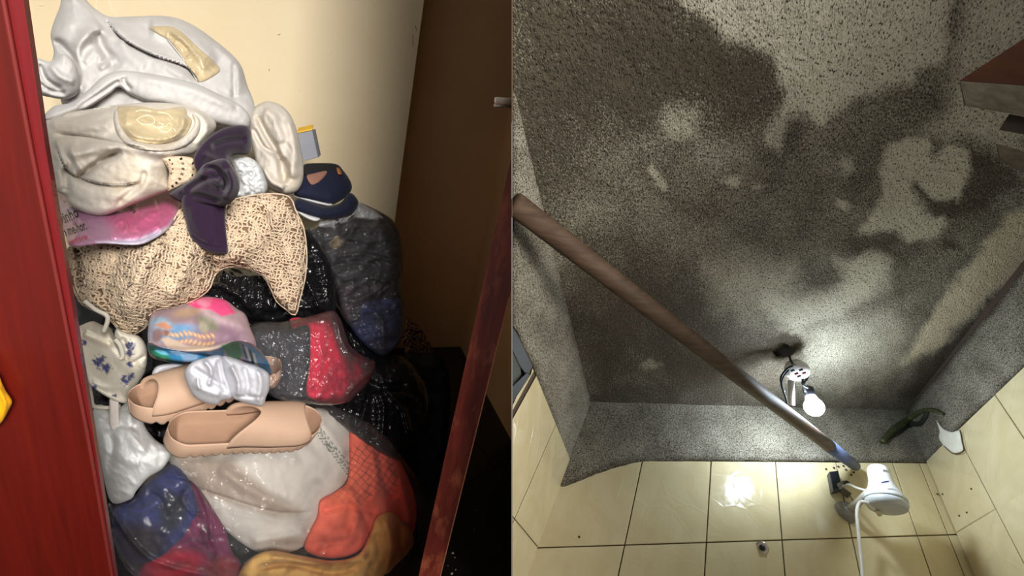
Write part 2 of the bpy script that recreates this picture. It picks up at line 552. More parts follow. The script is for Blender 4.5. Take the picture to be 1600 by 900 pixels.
CRUMBS = ['largest white crumb on the dark floor right of the door edge', 'small white crumb just below the largest crumb on the floor', 'white crumb lowest of the scatter on the dark floor',
          'tiny white crumb right of all the larger crumbs on the floor', 'tiny white crumb highest of the scatter on the dark floor', 'small white crumb just above the lowest crumb on the floor', 'tiny white crumb closest to the door edge on the floor']
for k, (px, py) in enumerate([(708, 864), (711, 871), (706, 896), (741, 828), (744, 797), (712, 890), (700, 884)]):
    c = floor_hit(px, py); s = [.006, .003, .005, .002, .002, .003, .002][k]
    V = []
    for a in range(6): V.append(c + [s * math.cos(a) * random.uniform(.6, 1), s * math.sin(a) * random.uniform(.6, 1), 0])
    V.append(c + [0, 0, s * .6])
    o = mesh('crumb', V, [(a, (a + 1) % 6, 6) for a in range(6)] + [tuple(range(6))[::-1]], M_dust, None, False)
    tag(o, CRUMBS[k], 'crumb', 'white crumbs on the dark floor')

# left wardrobe panel and its inner edge
M_red = wood('red_varnished_wood', srgb(78, 13, 6), srgb(96, 19, 9), (70, 70, 3.5), .38, .15)
M_red_edge = wood('red_edge_wood', srgb(92, 16, 18), srgb(116, 28, 30), (60, 60, 5), .35, .2)
def vline(px0, py0, y):
    """world x of the vertical line through a pixel at distance y"""
    return float(PY(px0, py0, y)[0])
YP = .62
wp = empty('wardrobe', PY(60, 900, YP), 'reddish-brown varnished wardrobe side with a grooved edge at far left', 'wardrobe')
fb3 = [PY(a, b, YP) for a, b in [(-420, -420), (-72, -420), (5, 0), (47, 225), (92, 450), (136, 675), (175, 900), (206, 1060), (330, 1700), (-420, 1700)]]
prism('side_panel', fb3[::-1], (0, .003, 0), M_red, wp)
lip = [PY(a, b, YP + .003) for a, b in [(-71, -420), (-20, -420), (37, 0), (70, 225), (108, 450), (145, 675), (180, 900), (206, 1060)]]
lipi = [PY(a, b, YP + .003) for a, b in [(206, 1060), (176, 900), (137, 675), (93, 450), (48, 225), (6, 0), (-71, -420)]]
prism('lipping', (lip + lipi[1:-1])[::-1], (0, .010, 0), M_red_edge, wp)
tube('bead', [PY(a, b, YP - .001) for a, b in [(-72, -420), (5, 0), (47, 225), (92, 450), (136, 675), (175, 900), (206, 1060)]], .0021, plain('groove_highlight', srgb(112, 38, 34), .35), wp, 8, straight=True)
# yellow cloth hooked on the front of the panel
M_yel = cloth('yellow_cotton', srgb(240, 170, 10), bump=.15)
o = puff('yellow_cloth', [(-30, 570), (-5, 582), (4, 600), (10, 612), (17, 622), (19, 630), (13, 642), (8, 652), (-2, 664), (-30, 680)],
         [(0, 620, YP - .012)], M_yel, .008, 14, .006, [([(-5, 600), (8, 630), (4, 655)], 4, .003), ([(-15, 600), (-8, 640)], 4, .003)], step=2)
tag(o, 'bright yellow cotton cloth hanging over the front of the red panel', 'cloth')
# right door, seen on edge
M_dwood = wood('worn_red_door_wood', srgb(96, 34, 26), srgb(136, 54, 40), (70, 70, 7), .42, .1, worn=srgb(170, 90, 62))
YD = .55
xd0, xd1 = vline(705, 675, YD), vline(742, 675, YD)
wd = empty('closet_door', ((xd0 + xd1) / 2, YD, 0), 'dark red worn wooden door seen edge-on at right of the clothes pile', 'door')
xm = (xd0 + xd1) / 2; hw = (xd1 - xd0) / 2
dirv = unit([xm * 1.0, YD, 0])
cpt = np.array([xm, YD, .52]) + dirv * .17
# the leaf runs straight away from the viewer
sx = np.array([dirv[1], -dirv[0], 0])
hwid = hw * .97
leaf = [np.array([xm, YD, 0]) - sx * hwid, np.array([xm, YD, 0]) + sx * hwid, np.array([xm, YD, 0]) + sx * hwid * .9 + dirv * .36, np.array([xm, YD, 0]) - sx * hwid * .9 + dirv * .36]
HD = float(PY(797.5, 440, YD)[2]) - .02
leaf = [p + [0, 0, .02] for p in leaf]
ld = prism('leaf', leaf, (0, 0, 1.6), M_dwood, wd)
import bmesh
bm = bmesh.new(); bm.from_mesh(ld.data)
lw = wloc(ld)
pn = Vector(M[:, 0].tolist())
bmesh.ops.bisect_plane(bm, geom=bm.verts[:] + bm.edges[:] + bm.faces[:], plane_co=Vector(CPOS.tolist()) - lw - pn * .0012, plane_no=pn, clear_outer=True)
bmesh.ops.holes_fill(bm, edges=[e for e in bm.edges if e.is_boundary])
bm.to_mesh(ld.data); bm.free()
M_worn = plain('bare_wood_edge', srgb(200, 130, 90), .6)
e0 = np.array([xm, YD, 0]) + sx * hwid
tube('worn_edge', [e0 + [0, 0, .02], e0 + [0, 0, HD]], .0011, M_worn, wd, 6, straight=True)
# rail bracket on the side
M_chrome = plain('brushed_metal', srgb(215, 205, 190), .3, .8)
rb = empty('closet_rail', PY(790, 164, 1.0), 'short metal closet rail end with a white sleeve at upper right', 'rail')
rb_a, rb_b = PY(774, 157, 1.0), PY(799, 158, 1.0)
tube('sleeve', [rb_a, rb_b], .0068, plain('white_sleeve', srgb(250, 235, 215), .5), rb, 14, straight=True)
tube('rail', [PY(772, 165, 1.004), PY(799, 166.5, 1.004)], .0035, M_chrome, rb, 12, straight=True)

# ------------------------------------------------------------------ added divider between the two rooms, extended to shade the closet
M_added_divider = plain('added_divider', srgb(96, 82, 68), .85)
V = []
for d in (.56, 3.2):
    for sx_, sy in ((-1, -.7), (1, -.7), (1, 1.5), (-1, 1.5)):
        v = np.array([sx_ * .00045 * d, (sy if sy > 0 else sy * max(d, .4)) if d < 1 else sy * 3, -d])
        V.append(CPOS + M @ v)
dv = mesh('added_shade_divider', V, [(0, 1, 2, 3), (7, 6, 5, 4), (1, 0, 4, 5), (2, 1, 5, 6), (3, 2, 6, 7), (0, 3, 7, 4)], M_added_divider, None, False)
tag(dv, kind='structure')

# ------------------------------------------------------------------ bathroom, in its own room axes
f0 = 526.0
Z0 = unit([-48, 435, -526]); Y0 = np.array([-155, -665, -526.0]); Y0 = unit(unit(Y0) - Z0 * (unit(Y0) @ Z0)); X0 = np.cross(Y0, Z0)
def T(x, y, z):
    q = np.array(x)[..., None] * X0 + np.array(y)[..., None] * Y0 + np.array(z)[..., None] * Z0
    v = np.stack([(400 * -q[..., 2] + f0 * q[..., 0]) / F, f0 * q[..., 1] / F, q[..., 2]], -1)
    return CPOS + v @ M.T
def r0(X, Y):
    X = np.asarray(X, float); Y = np.asarray(Y, float)
    return np.stack([(X - 1200) / f0, (450 - Y) / f0, -np.ones_like(X)], -1)
WL, WR, WB = -.552, 1.245, 1.70
cs = np.array([(-.55, 1.7, .995), (1.245, 1.7, 1.075), (-.55, .38, 1.075), (1.245, .7, 1.035), (.3, .0, 1.03)])
ca, cb, cc = np.linalg.lstsq(np.c_[np.ones(5), cs[:, :2]], cs[:, 2], rcond=None)[0]
Cn = Z0 - cb * X0 - cc * Y0
d_ceil = lambda X, Y: ca / (r0(X, Y) @ Cn)
d_back = lambda X, Y: WB / (r0(X, Y) @ Y0)
d_left = lambda X, Y: WL / np.minimum(r0(X, Y) @ X0, -1e-3)
d_right = lambda X, Y: WR / np.maximum(r0(X, Y) @ X0, 1e-3)
def zc(x, y): return ca + cb * x + cc * y

# mould-stained roughcast plaster: Col.r = how mouldy, Col.g = how yellow
def plaster_mat(name):
    m, nt, b = newmat(name)
    tc = nd(nt, 'ShaderNodeTexCoord')
    v = nd(nt, 'ShaderNodeMapping', {'Vector': tc.outputs['UV'], 'Scale': (1.25, .8, 1)}).outputs['Vector']
    at = nd(nt, 'ShaderNodeAttribute', attribute_name='Col')
    sp = nd(nt, 'ShaderNodeSeparateColor', {'Color': at.outputs['Color']})
    n1 = noise_tex(nt, v, 210, 2, .6)
    n2 = noise_tex(nt, v, 80, 3, .6)
    n3 = noise_tex(nt, v, 9, 5, .6)
    s = nd(nt, 'ShaderNodeMath', {0: n1, 1: 1.6, 2: sp.outputs[0]}, operation='MULTIPLY_ADD').outputs[0]
    s = nd(nt, 'ShaderNodeMath', {0: n2, 1: .6, 2: s}, operation='MULTIPLY_ADD').outputs[0]
    s = nd(nt, 'ShaderNodeMath', {0: n3, 1: .5, 2: s}, operation='MULTIPLY_ADD').outputs[0]
    s = nd(nt, 'ShaderNodeMath', {0: s, 1: -1.36}, operation='ADD').outputs[0]
    clean = mixc(nt, sp.outputs[1], srgb(202, 197, 178), srgb(210, 198, 168))
    c = nd(nt, 'ShaderNodeValToRGB', {'Fac': s})
    e = c.color_ramp.elements
    e[0].position = .05; e[0].color = (0, 0, 0, 1); e[1].position = .90; e[1].color = (1, 1, 1, 1)
    mould = mixc(nt, n3, srgb(62, 55, 45), srgb(94, 86, 72))
    c2 = mixc(nt, c.outputs['Color'], clean, mould)
    # pin-head black specks
    n4 = noise_tex(nt, v, 150, 2, .5)
    sp4 = ramp(nt, n4, [(.57, (0, 0, 0)), (.65, (.9,) * 3)])
    c2 = mixc(nt, sp4, c2, srgb(38, 31, 25))
    nt.links.new(c2, b.inputs['Base Color'])
    b.inputs['Roughness'].default_value = .95
    b.inputs['Specular IOR Level'].default_value = .15
    bh = nd(nt, 'ShaderNodeMath', {0: n1, 1: n2}, operation='ADD').outputs[0]
    bp = nd(nt, 'ShaderNodeBump', {'Height': bh, 'Strength': .8, 'Distance': .006})
    nt.links.new(bp.outputs['Normal'], b.inputs['Normal'])
    return m
M_plaster = plaster_mat('mouldy_plaster')
LIGHT = [  # pale areas of the ceiling: outline, strength, edge softness in px
    ([(1050, -15), (1075, 20), (1110, 32), (1130, 62), (1165, 66), (1195, 82), (1216, 112), (1226, 158), (1208, 186), (1196, 205), (1200, 230), (1216, 236), (1228, 212), (1232, 190), (1250, 180), (1268, 182), (1284, 194), (1304, 176), (1330, 158), (1360, 142), (1392, 130), (1424, 132), (1436, 108), (1470, 100), (1478, 60), (1490, -15)], .58, 9),
    ([(1512, -15), (1500, 60), (1492, 130), (1470, 180), (1440, 205), (1510, 215), (1560, 250), (1610, 270), (1610, -15)], .46, 16),
    ([(1375, 246), (1392, 226), (1420, 218), (1452, 214), (1456, 248), (1480, 226), (1512, 232), (1516, 275), (1494, 308), (1466, 316), (1446, 300), (1428, 284), (1420, 292), (1440, 324), (1462, 342), (1476, 336), (1480, 352), (1462, 372), (1424, 378), (1396, 358), (1360, 362), (1340, 368), (1352, 346), (1370, 326), (1382, 302), (1376, 276)], .64, 6),
    ([(1308, 406), (1345, 400), (1378, 398), (1390, 424), (1380, 450), (1340, 480), (1300, 500), (1240, 520), (1180, 480), (1190, 440), (1240, 470), (1300, 462), (1322, 432)], .74, 14),
    ([(1110, 420), (1180, 400), (1240, 420), (1250, 470), (1190, 500), (1120, 480)], .42, 26),
    ([(1250, 500), (1340, 490), (1400, 510), (1390, 570), (1320, 600), (1270, 570)], .46, 30),
    ([(1014, 256), (1024, 252), (1032, 272), (1044, 290), (1040, 300), (1024, 288), (1016, 272)], .5, 4),
    ([(1128, 283), (1140, 275), (1158, 280), (1156, 290), (1138, 292)], .55, 5),
    ([(1172, 288), (1184, 283), (1196, 292), (1182, 297)], .42, 5),
    ([(1308, 258), (1318, 244), (1334, 250), (1336, 264), (1322, 276), (1312, 270)], .36, 7),
    ([(1306, 318), (1318, 312), (1332, 320), (1320, 327)], .55, 4),
    ([(1040, 165), (1070, 158), (1092, 166), (1094, 200), (1076, 222), (1050, 214), (1038, 190)], .36, 12),
    ([(1196, 204), (1210, 196), (1226, 200), (1224, 232), (1206, 238), (1196, 222)], .5, 6),
    ([(1000, 566), (1016, 560), (1036, 570), (1020, 576), (1004, 574)], .42, 5),
    ([(1040, 490), (1090, 530), (1120, 560), (1090, 565), (1050, 520)], .2, 14),
    ([(1060, 240), (1180, 200), (1190, 230), (1120, 260)], .16, 18),
]
TAN = [([(1615, 308), (1566, 346), (1526, 402), (1484, 450), (1440, 520), (1408, 566), (1452, 556), (1500, 512), (1545, 470), (1580, 436), (1615, 400)], .75, 8),
       ([(960, 540), (1060, 560), (1080, 620), (1000, 630), (950, 600)], .2, 30)]
DARK = [([(800, -15), (1040, -15), (1110, 60), (1180, 80), (1210, 130), (1200, 200), (1050, 150), (900, 200), (850, 300), (800, 260)], .38, 60),  # mouldier patches; this first one also darkened against stray window light
        ([(1425, 282), (1440, 320), (1470, 348), (1530, 330), (1600, 280), (1560, 240), (1520, 230), (1512, 290), (1480, 318), (1450, 306)], .22, 10),
        ([(930, 380), (1080, 450), (1180, 560), (1240, 640), (930, 645), (890, 480)], .3, 40),
        ([(1330, 380), (1400, 365), (1400, 395), (1330, 400)], .2, 10),
        ([(1480, 520), (1575, 440), (1560, 480), (1440, 625), (1400, 620)], .25, 12),
        ([(1196, 528), (1246, 526), (1256, 556), (1230, 566), (1196, 560)], .5, 6),
        ([(1140, 540), (1196, 520), (1200, 560), (1160, 575)], .25, 14),
        ([(1474, 374), (1500, 380), (1506, 392), (1500, 396), (1476, 384)], .25, 3)]
def soft(regions, X, Y, wob=1.0, seed=5):
    Xw = X + wob * (9 * fbm(X / 26, Y / 26, 3, seed) + 4 * fbm(X / 7, Y / 7, 2, seed + 3))
    Yw = Y + wob * (9 * fbm(X / 26, Y / 26, 3, seed + 40) + 4 * fbm(X / 7, Y / 7, 2, seed + 43))
    tot = np.zeros(X.shape)
    for poly, s, w in regions:
        q = np.array(poly, float)
        d = pdist(q, Xw, Yw)[0]; d = np.where(inside(q, Xw, Yw), d, -d)
        tot = np.maximum(tot, s * np.clip(d / (2 * w) + .5, 0, 1))
    return tot
def ceil_col(X, Y, d, h):
    m = .73 + .14 * fbm(X / 60, Y / 60, 4, 9) + soft(DARK, X, Y) - soft(LIGHT, X, Y) - soft(TAN, X, Y) * .95
    g = np.clip(soft(TAN, X, Y) * 1.3 + .15, 0, 1)
    return np.stack([m, g, np.zeros_like(m), np.ones_like(m)], 1)
def room_uv(fn, a, b):
    def f(X, Y):
        q = r0(X, Y) * fn(X, Y)[..., None]; c = [q @ X0, q @ Y0, q @ Z0]
        return np.stack([c[a], c[b]], 1)
    return f
def hole_fn(X, Y, d): return ((X - 1222) / 15) ** 2 + ((Y - 547) / 10.5) ** 2 < 1
ce = puff('ceiling', [(800.8, -200), (1850, -200), (1920, 40), (1806, 180), (1724, 282), (1656, 364), (1576, 460), (1424, 650), (918, 654), (866, 440), (812, 205), (800.8, 150)],
          None, M_plaster, 0, 10, .03, noise=[(.004, 60, 3, 'f', 3), (.0022, 12, 2, 'f', 8)], step=2.6, depth=d_ceil, colfn=ceil_col, uvfn=room_uv(d_ceil, 0, 1), holes=hole_fn, flat=True, sharp=True)
tag(ce, kind='structure')
M_hole_shade = plain('dark_hollow', srgb(38, 36, 40), .9)  # dark plug colour standing in for the shade inside the ceiling hole
hb = P(1222, 547, d_ceil(1222., 547.)); hn = unit(T(0., 0., 1.) - T(0., 0., 0.))
lathe('ceiling_hole', hb + hn * .014, hn, [(0, .044), (.03, .042), (.10, .040)], M_hole_shade, ce)
# wall shells behind the tiles
M_grout = plain('tile_grout', srgb(82, 66, 54), .9)
thick = .05
def slab(name, pts, off, sgn=1):
    o = prism(name, clip([np.array(p) for p in pts], 1), off, M_grout)
    return tag(o, kind='structure')
tb = lambda x, z: T(np.array(x), np.array(WB), np.array(z))
ofB = T(0., WB + .05, 0.) - T(0., WB, 0.); ofR = T(WL, 0., 0.) - T(WL - .05, 0., 0.); ofL = camf_dir * .05
wr = slab('wall_rear', [T(WL - .03, WB, -.25), T(WR + .03, WB, -.25), T(WR + .03, WB, 1.12), T(WL - .03, WB, 1.12)], ofB)
wl = slab('wall_left', [T(WL, WB, -.25), T(WL, WB, 1.12), T(WL, -.2, 1.12), T(WL, -.2, -.25)], camf_dir * .05)
wri = slab('wall_right', [T(WR, WB, -.25), T(WR, WB, 1.12), T(WR, -.2, 1.12), T(WR, -.2, -.25)], ofR)
# glazed tiles
def tile_mat(name, c1, c2):
    m, nt, b = newmat(name)
    v = objco(nt)
    n1 = noise_tex(nt, v, 7, 4, .55, 1.0)
    c = ramp(nt, n1, [(.3, c1), (.7, c2)])
    nt.links.new(c, b.inputs['Base Color'])
    n2 = noise_tex(nt, v, 60, 3)
    rr = ramp(nt, n2, [(.3, (.09,) * 3), (.7, (.17,) * 3)])
    nt.links.new(rr, b.inputs['Roughness'])
    wv = nd(nt, 'ShaderNodeTexVoronoi', {'Vector': v, 'Scale': 9.0}, feature='DISTANCE_TO_EDGE').outputs['Distance']
    wv = ramp(nt, wv, [(.0, (1, 1, 1)), (.05, (0, 0, 0))])
    hh = mixc(nt, .82, wv, n1)
    bp = nd(nt, 'ShaderNodeBump', {'Height': hh, 'Strength': .28, 'Distance': .006})
    nt.links.new(bp.outputs['Normal'], b.inputs['Normal'])
    return m
M_tile = tile_mat('cream_glazed_tile', srgb(212, 196, 152), srgb(226, 212, 172))
PT = .318; G = .0022; TH = .007
def tile(par, corners, off):
    q = clip([np.array(c) for c in corners], 1)
    if len(q) >= 3: prism('tile', q, off, M_tile, par, .0016)
offB = T(0., WB, 0.) - T(0., WB - TH, 0.)
offL = camf_dir * .009; offR = T(WL + TH, 0., 0.) - T(WL, 0., 0.)
rows = [(-.221, .097), (.097, .415), (.415, .739)]
cols = [WL + PT * k for k in range(6)] + [1.195, WR]
for z0, z1 in rows:
    for a, b_ in zip(cols[:-1], cols[1:]):
        y = WB - TH
        tile(wr, [T(a + G, y, z0 + G), T(b_ - G, y, z0 + G), T(b_ - G, y, z1 - G), T(a + G, y, z1 - G)], offB)
    for k in range(6):
        y1_, y0_ = WB - PT * k - G, WB - PT * (k + 1) + G
        x = WL + TH; zt = z1
        if not (z1 > .7 and k >= 2): tile(wl, [T(x, y1_ - (TH if k == 0 else 0), z0 + G), T(x, y1_ - (TH if k == 0 else 0), zt - G), T(x, y0_, zt - G), T(x, y0_, z0 + G)][::1], offL)
        x = WR - TH
        tile(wri, [T(x, y0_, z0 + G), T(x, y0_, zt + .01), T(x, y1_ - (TH if k == 0 else 0), zt + .01), T(x, y1_ - (TH if k == 0 else 0), z0 + G)], offR)
# plaster bands above the tiles, ragged lower edges
def band_col(base, tan=.1):
    def f(X, Y, d, h):
        m = base + .16 * fbm(X / 45, Y / 45, 4, 21) + np.clip((10 - d) / 40, 0, .25)
        return np.stack([m, np.full_like(m, tan), m * 0, np.ones_like(m)], 1)
    return f
def off_depth(fn, t): return lambda X, Y: fn(X, Y) * (1 - t)
def rag(pts, amp=2.0, seed=0, n=10):
    q = []
    for (a, b_) in zip(pts[:-1], pts[1:]):
        for k in range(n):
            t = k / n; q.append((a[0] + (b_[0] - a[0]) * t, a[1] + (b_[1] - a[1]) * t))
    q.append(pts[-1]); q = np.array(q)
    q[:, 1] += amp * fbm(q[:, 0] / 14, q[:, 1] / 14, 3, seed)
    return [tuple(v) for v in q]
pb = puff('plaster_band', [(918, 620), (1440, 620)] + rag([(1466, 716), (1446, 724), (1300, 722), (1150, 721), (1006, 721), (950, 733), (915, 748), (877, 762)], 2.5, 3) + [(872, 755)],
          None, M_plaster, .010, 6, .02, noise=[(.004, 40, 3, 'f', 4), (.0025, 10, 2, 'f', 6)], step=2.4, depth=off_depth(d_back, .004), uvfn=room_uv(d_back, 0, 2), colfn=band_col(.62), sharp=True, parent=wr)
pl = puff('plaster_band', [(800.8, 95), (826, 195), (850, 300), (880, 440), (930, 645), (934, 660)] + rag([(878, 760), (868, 735), (862, 700), (868, 668), (850, 625), (833, 574), (818, 545), (809, 521), (800.8, 508)], 2.0, 8),
          None, M_plaster, .010, 6, .02, noise=[(.004, 40, 3, 'f', 14), (.0025, 10, 2, 'f', 16)], step=2.4, depth=off_depth(d_left, .004), uvfn=room_uv(d_left, 1, 2), colfn=band_col(.64), sharp=True, parent=wl)
pr = puff('plaster_band', [(1900, 34), (1800, 164), (1718, 266), (1650, 350), (1575, 452), (1424, 634), (1405, 660), (1440, 724)] + rag([(1448, 722), (1470, 700), (1500, 668), (1550, 622), (1600, 574), (1652, 526), (1760, 422), (1858, 330), (1985, 208), (2150, 40)], 1.5, 9),
          None, M_plaster, .010, 6, .02, noise=[(.004, 40, 3, 'f', 24), (.0025, 10, 2, 'f', 26)], step=2.4, depth=off_depth(d_right, .004), uvfn=room_uv(d_right, 1, 2), colfn=band_col(.66), sharp=True, parent=wri)
M_white_pl = plain('fresh_white_plaster', srgb(232, 228, 212), .8, bump=.3, bscale=120)
pp = puff('plaster_patch', [(1463, 656), (1468, 673), (1467, 684), (1475, 697), (1490, 708), (1505, 704), (1503, 691), (1499, 673), (1487, 675), (1473, 669)],
          None, M_white_pl, .012, 6, .015, step=1.5, depth=off_depth(d_right, .012), parent=wri)
tube('crack', [P(a, b_, d_right(float(a), float(b_)) * .985) for a, b_ in [(1475, 697), (1490, 709), (1505, 705), (1504, 690), (1500, 672)]], .0016, M_chip, wri, 6)
# small dark window in the left wall
M_dkfr = plain('dark_window_frame', srgb(34, 27, 22), .5)
M_pane, nt, b = newmat('grey_window_pane')
b.inputs['Base Color'].default_value = srgb(70, 74, 66); b.inputs['Roughness'].default_value = .15
wn = empty('window_1', P(806, 600, float(d_left(806., 600.))), kind='structure')
def on_left(px, py, k=.965): return P(px, py, float(d_left(float(px), float(py))) * k)
prism('frame', [on_left(*p) for p in [(801, 512), (808, 522), (832, 572), (824, 588), (813, 572), (801, 547)]], ofL * .6, M_dkfr, wn)
prism('pane', [on_left(*p, .97) for p in [(801, 547), (813, 572), (814, 586), (801, 603)]], ofL * .2, M_pane, wn)
prism('sill', [on_left(*p, .955) for p in [(801, 604), (823, 583), (828, 587), (807, 618), (801, 630)]], ofL * .5, plain('black_sill', srgb(20, 17, 15), .4), wn)
prism('ledge', [on_left(*p, .988) for p in [(801, 634), (807, 620), (829, 586), (832, 576), (834, 580), (801, 641)]], ofL * .3, M_tile, wn)

# ------------------------------------------------------------------ bathroom things
# wooden pole across the room
M_pole = wood('grey_brown_pole_wood', srgb(66, 49, 36), srgb(94, 74, 56), (14, 14, 90), .7)
pA = P(803, 318, .85); pB = P(1262, 652, 1.62); pC = P(1336, 728, 1.70)
pole = empty('wooden_pole', pC, 'long weathered wooden pole leaning diagonally across under the mouldy ceiling', 'pole')
mid = pA + (pC - pA) * .86
tube('shaft', [pA, pA + (mid - pA) * .5, mid], [.0235, .0225, .0215], M_pole, pole, 20, straight=True)
tube('tip', [mid - (mid - pA) * .002, mid + (pC - mid) * .6, pC], [.0225, .021, .018], plain('blue_flare_tip', srgb(92, 104, 140), .5), pole, 20, straight=True)  # blue-grey end piece; its tint also stands for the bulb's lens flare
# hanging bulb
lampc = P(1245, 585, 1.62)
lamp = empty('hanging_bulb_lamp', P(1272, 650, 1.56), 'bare glowing bulb in a makeshift socket hanging from the ceiling hole', 'lamp')
M_bulb, nt, b = newmat('lit_bulb')
b.inputs['Base Color'].default_value = (1, 1, 1, 1)
b.inputs['Emission Color'].default_value = (.76, .88, 1.0, 1)
b.inputs['Emission Strength'].default_value = 235
bc = P(1272, 636, 1.56); bax = P(1262, 606, 1.60) - bc; bl = np.linalg.norm(bax); br = .031
prof = [(-br * math.cos(t), br * math.sin(t)) for t in np.linspace(.08, 2.35, 14)] + [(br * 1.05, .018), (br * 1.35, .0145)]
lathe('bulb', bc, bax, prof, M_bulb, lamp, 24)
M_cer = plain('white_ceramic', srgb(232, 230, 226), .35)
M_blk = plain('black_plastic', srgb(24, 26, 32), .45)
lathe('socket', bc + unit(bax) * br * 1.25, bax, [(0, .015), (.004, .018), (.03, .018), (.036, .012)], M_blk, lamp, 20)
rax = P(1245, 600, 1.60) - P(1244, 578, 1.63)
crose = lathe('ceiling_rose', P(1245, 577, 1.60), unit(ray(1245, 577)) * -1 + unit(rax) * .5, [(0, .036), (.008, .040), (.018, .038), (.024, .026), (.025, 0.001)], M_cer, lamp, 24)
M_rust = plain('rust_red', srgb(122, 62, 52), .8)
for k, (dx, dy) in enumerate([(-9, -3), (-3, 2), (4, -4), (9, 1), (1, 6)]):
    tube('terminal', [P(1245 + dx, 583 + dy, 1.563), P(1245 + dx + 5, 583 + dy - 2, 1.561)], .004, M_rust if k % 2 else M_blk, crose, 8, straight=True)
tube('support_stick', [P(1236, 594, 1.585), P(1237, 633, 1.575)], .0105, M_cer, lamp, 12, straight=True)
for pts in ([(1233, 556), (1237, 566), (1242, 572)], [(1232, 578), (1223, 590), (1222, 604), (1228, 622), (1230, 632)], [(1256, 585), (1254, 600), (1262, 606)], [(1260, 578), (1262, 590), (1256, 600), (1258, 612)], [(1240, 571), (1228, 578), (1220, 592), (1225, 612)]):
    tube('wire', [P(a, b_, 1.575 if i else 1.585) for i, (a, b_) in enumerate(pts)], .0038, M_blk, lamp, 8)
# electric shower
shw = empty('electric_shower', P(1386, 800, 1.5), 'white electric shower head on a short grey pipe arm on the tiled wall', 'shower')
sA = P(1371, 729, 1.545); sB = P(1386, 790, 1.46); sax = sB - sA; SL = np.linalg.norm(sax)
k = .0022
M_wpl = plain('white_shower_plastic', srgb(238, 240, 240), .3)
sbody = lathe('body', sA, sax, [(0, .012), (.003, .026), (.012, .0315), (.2 * SL, .033), (.4 * SL, .0345), (.58 * SL, .041), (.74 * SL, .052), (.84 * SL, .0575), (.86 * SL, .0575)], M_wpl, shw, 36)
lathe('seam_ring', sA + sax * .85, sax, [(0, .0572), (.001, .0590), (.005, .0590), (.006, .0572)], plain('pale_seam', srgb(205, 212, 214), .35), shw, 36)
lathe('spray_plate', sA + sax * .85 + unit(sax) * .006, sax, [(0, .0575), (.012, .0575), (.022, .053), (.026, .046), (.0265, .001)], plain('grey_spray_plate', srgb(196, 200, 200), .4), shw, 36)
cpos = sA + sax * .36 - unit(ray(1380, 753)) * .034
box('blue_label', P(1383, 753, 1.455), (P(1389, 752, 1.455) - P(1383, 753, 1.455)), (P(1383, 754.2, 1.455) - P(1383, 753, 1.455)), unit(ray(1383, 753)) * .001, plain('blue_print', srgb(90, 110, 215), .5), sbody)
box('selector', P(1384, 736, 1.478), (P(1389, 737, 1.478) - P(1384, 736, 1.478)), (P(1384, 738, 1.478) - P(1384, 736, 1.478)), unit(ray(1384, 736)) * .006, M_wpl, sbody, .3)
tube('nozzle', [P(1371, 797, 1.475), P(1375, 806, 1.47)], [.010, .006], plain('ivory_nozzle', srgb(232, 214, 178), .5), shw, 10, straight=True)
M_pvc = plain('grey_pvc_pipe', srgb(178, 172, 156), .5, var=.25)
tube('pipe_arm', [P(1321, 801, 1.55), P(1340, 786, 1.52), P(1359, 767, 1.50)], .0115, M_pvc, shw, 16, straight=True)
fw = P(1322, 801, float(d_back(1322., 801.)) - .012)
lathe('wall_flange', fw, P(1321, 800, 1.53) - fw, [(0, .034), (.006, .036), (.014, .032), (.022, .020), (.03, .014)], plain('grey_flange', srgb(150, 148, 142), .35, .3), shw, 24)
tube('hose', [P(1366, 796, 1.47), P(1352, 785, 1.47), P(1343, 786, 1.48), P(1339, 800, 1.45), P(1341, 830, 1.40), P(1346, 880, 1.32), P(1352, 960, 1.18)], .0052, plain('white_hose', srgb(226, 222, 210), .4), shw, 10)
# junction box and cables
jb = empty('junction_box', P(1306, 766, 1.66), 'small black junction box with frayed cable ends on the tiles', 'junction box')
dj = lambda a, b_: float(d_back(float(a), float(b_)))
cj = [P(1296, 737, dj(1296, 737) - .05), P(1310, 735, dj(1310, 735) - .05), P(1316, 763, dj(1316, 763) - .05), P(1302, 767, dj(1302, 767) - .05)]
prism('housing', cj[::-1], ofB * .9, plain('navy_black_plastic', srgb(30, 36, 46), .45), jb, .002)
tube('cable', [P(1314, 760, 1.60), P(1326, 757, 1.57), P(1340, 763, 1.53), P(1358, 768, 1.50)], .0042, plain('white_cable', srgb(216, 212, 200), .45), jb, 8)
box('connector', P(1315, 758, 1.60), P(1321, 755, 1.6) - P(1315, 758, 1.6), P(1317, 763, 1.6) - P(1315, 758, 1.6), unit(ray(1315, 758)) * .010, plain('grey_connector', srgb(150, 148, 140), .5), jb, .3)
tube('connector_clip', [P(1319, 756, 1.585), P(1323, 753, 1.58), P(1328, 757, 1.58)], .005, M_blk, jb, 8)
box('tape_wrap', P(1321, 770, 1.60), P(1328, 775, 1.6) - P(1321, 770, 1.6), P(1318, 774, 1.6) - P(1321, 770, 1.6), unit(ray(1321, 770)) * .008, plain('brown_tape', srgb(92, 80, 66), .7), jb, .3)
tube('cable', [P(1327, 773, 1.60), P(1336, 786, 1.59), P(1344, 792, 1.585)], .003, plain('grey_cable', srgb(140, 132, 118), .6), jb, 8)
for kk, (a, b_) in enumerate([(1291, 733), (1303, 731), (1318, 728), (1322, 734), (1326, 729), (1330, 742), (1310, 729), (1334, 738)]):
    lathe('mould_spot', P(a, b_, dj(a, b_) * .9935), -ray(a, b_), [(0, .004), (.001, .0035), (.0015, .001)], M_chip, wr, 8)
